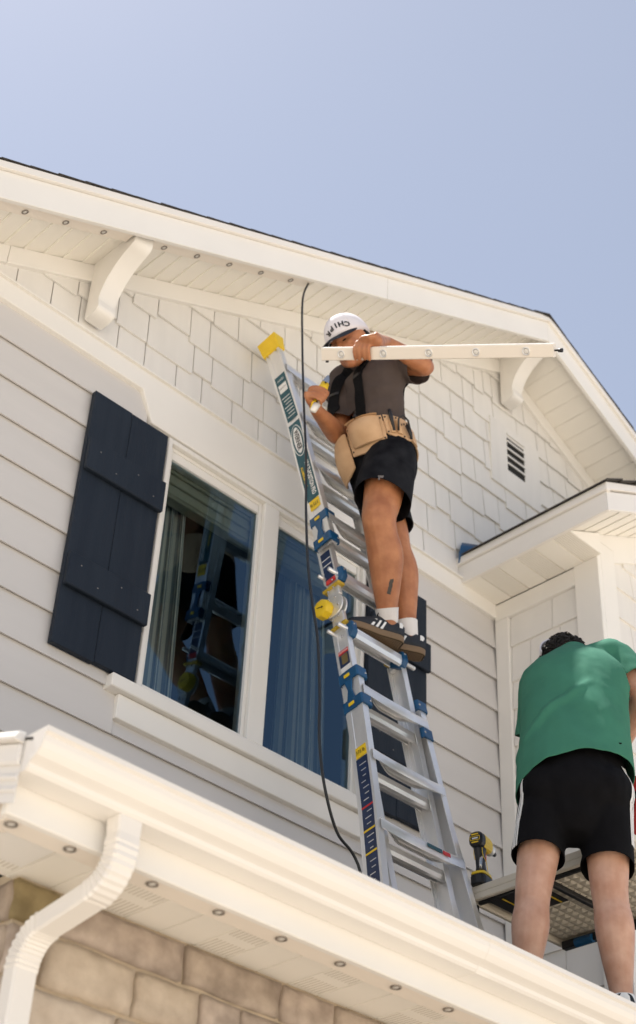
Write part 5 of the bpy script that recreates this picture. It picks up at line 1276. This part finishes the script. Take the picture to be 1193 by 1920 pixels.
def wrink3(p_):
    q = p_ - pv; h = q.dot(AX2); a = q.dot(R2)
    fan = a - .10 + (h - .55) * .35
    w_ = .015 * noise.noise(Vector((a * 9 + h * 3.2, h * 1.5, 3.3))) + .013 * math.sin((a * 1.0 + h * .55) * 34 + 3 * noise.noise(p_ * 4)) * max(0, noise.noise(p_ * 3 + Vector((1, 2, 0))) + .15) * max(.2, 1 - h * 1.2)
    dl = abs((h - .10) - (a + .22) * 1.05); w_ += .018 * math.exp(-(dl / .022)**2) * max(0, min(1, (a + .24) * 5)) * max(0, min(1, (.10 - a) * 6))
    return w_ + .002 * noise.noise(p_ * 24)
ruffle(me, wrink3)
ts2 = finish(me, 'tee_shirt', 'shirt_green', m2, .003)
tq = bvh_of([ts2]); loc, n_, i_, d_ = tq.find_nearest(at(1155, 1400, 2.62))
MB().obox(loc + n_*.001, R2*.006, Vector((0, 0, .002)), n_*.0012).build('hem_tag', 'blackcloth', ts2)
# shorts with three white stripes down each side
ss = MB()
limb(ss, [s2(.36, 0), s2(.02, -.012), s2(-.08, -.015), s2(-.15, -.01)], [(.160, .120), (.178, .146), (.172, .142), (.118, .11)], R2, 22)
limb(ss, [hiL, hiL.lerp(knL, .35), hiL.lerp(knL, .75), hiL.lerp(knL, 1.15)], [(.092, .112), (.084, .112), (.083, .108), (.084, .106)], R2, 18)
limb(ss, [hiR, hiR.lerp(knR, .35), hiR.lerp(knR, .75), hiR.lerp(knR, 1.15)], [(.092, .112), (.085, .114), (.084, .110), (.085, .108)], R2, 18)
for h_ in (hiL, hiR): ss.ell(h_ - F2*.035 - Vector((0, 0, -.005)), R2*.092, F2*.116, Vector((0, 0, .10)))
me = union(ss, .0078, 6)
qL, qR = (knL - hiL).normalized(), (knR - hiR).normalized()
b4 = [(hiL.lerp(knL, .35), hiL.lerp(knL, 1.5)), (hiR.lerp(knR, .35), hiR.lerp(knR, 1.5)), (s2(-.12), s2(.5))]
QM = (qL + qR).normalized(); CM = hiL.lerp(knL, .70).lerp(hiR.lerp(knR, .70), .5)
cut(me, CM, QM, 0, b4, sel=lambda c: (c - pv).dot(R2) < (knL.lerp(knR, .5) - pv).dot(R2) * .65 and c.z < pv.z - .08)
cut(me, CM, QM, 1, b4, sel=lambda c: (c - pv).dot(R2) >= (knL.lerp(knR, .5) - pv).dot(R2) * .65 and c.z < pv.z - .08)
cut(me, s2(.30), AX2, 2, b4)
def wrink4(p_):
    q = p_ - pv; a = q.dot(R2)
    return .008 * noise.noise(Vector((q.x * 9, q.y * 9, q.z * 4))) + .006 * math.sin((q.z * 1.1 + abs(a) * .8) * 46 + 4 * noise.noise(p_ * 6)) * max(0, noise.noise(p_ * 4))
ruffle(me, wrink4)
sh2 = finish(me, 'shorts', 'blackcloth', m2, .003)
tq = bvh_of([sh2])
for hi_, kn_, sg, t1 in ((hiL, knL, -1, .64), (hiR, knR, 1, .60)):
    for k in range(3):
        off = (k - 1) * .0165
        pts = [hi_ + R2*sg*.13 - F2*(.09 + off) + Vector((0, 0, .12)), hi_ + R2*sg*.13 - F2*(.09 + off), hi_.lerp(kn_, .3) + R2*sg*.12 - F2*(.075 + off), hi_.lerp(kn_, t1) + R2*sg*.115 - F2*(.065 + off)]
        ribbon(tq, pts, .0040, 'white', 'stripe', sh2, .0008, .0012, 10)
for an, kn in ((anL, knL), (anR, knR)):
    zr = 1.545 + .32 * (an.y - 2.44) + .03
    hl3 = Vector((an.x, an.y, zr)) - F2 * .06; shoe(hl3, hl3 + F2 * .265, m2)
    P = [Vector((an.x, an.y, zr + .05)), an.lerp(Vector((an.x, an.y, zr + .05)), .5), an - (an - kn) * .02, an.lerp(kn, .06)]
    MB().tube(cr([tuple(p_) for p_ in P], 4), .042, 18).build('sock', 'sock', m2, smooth=True)
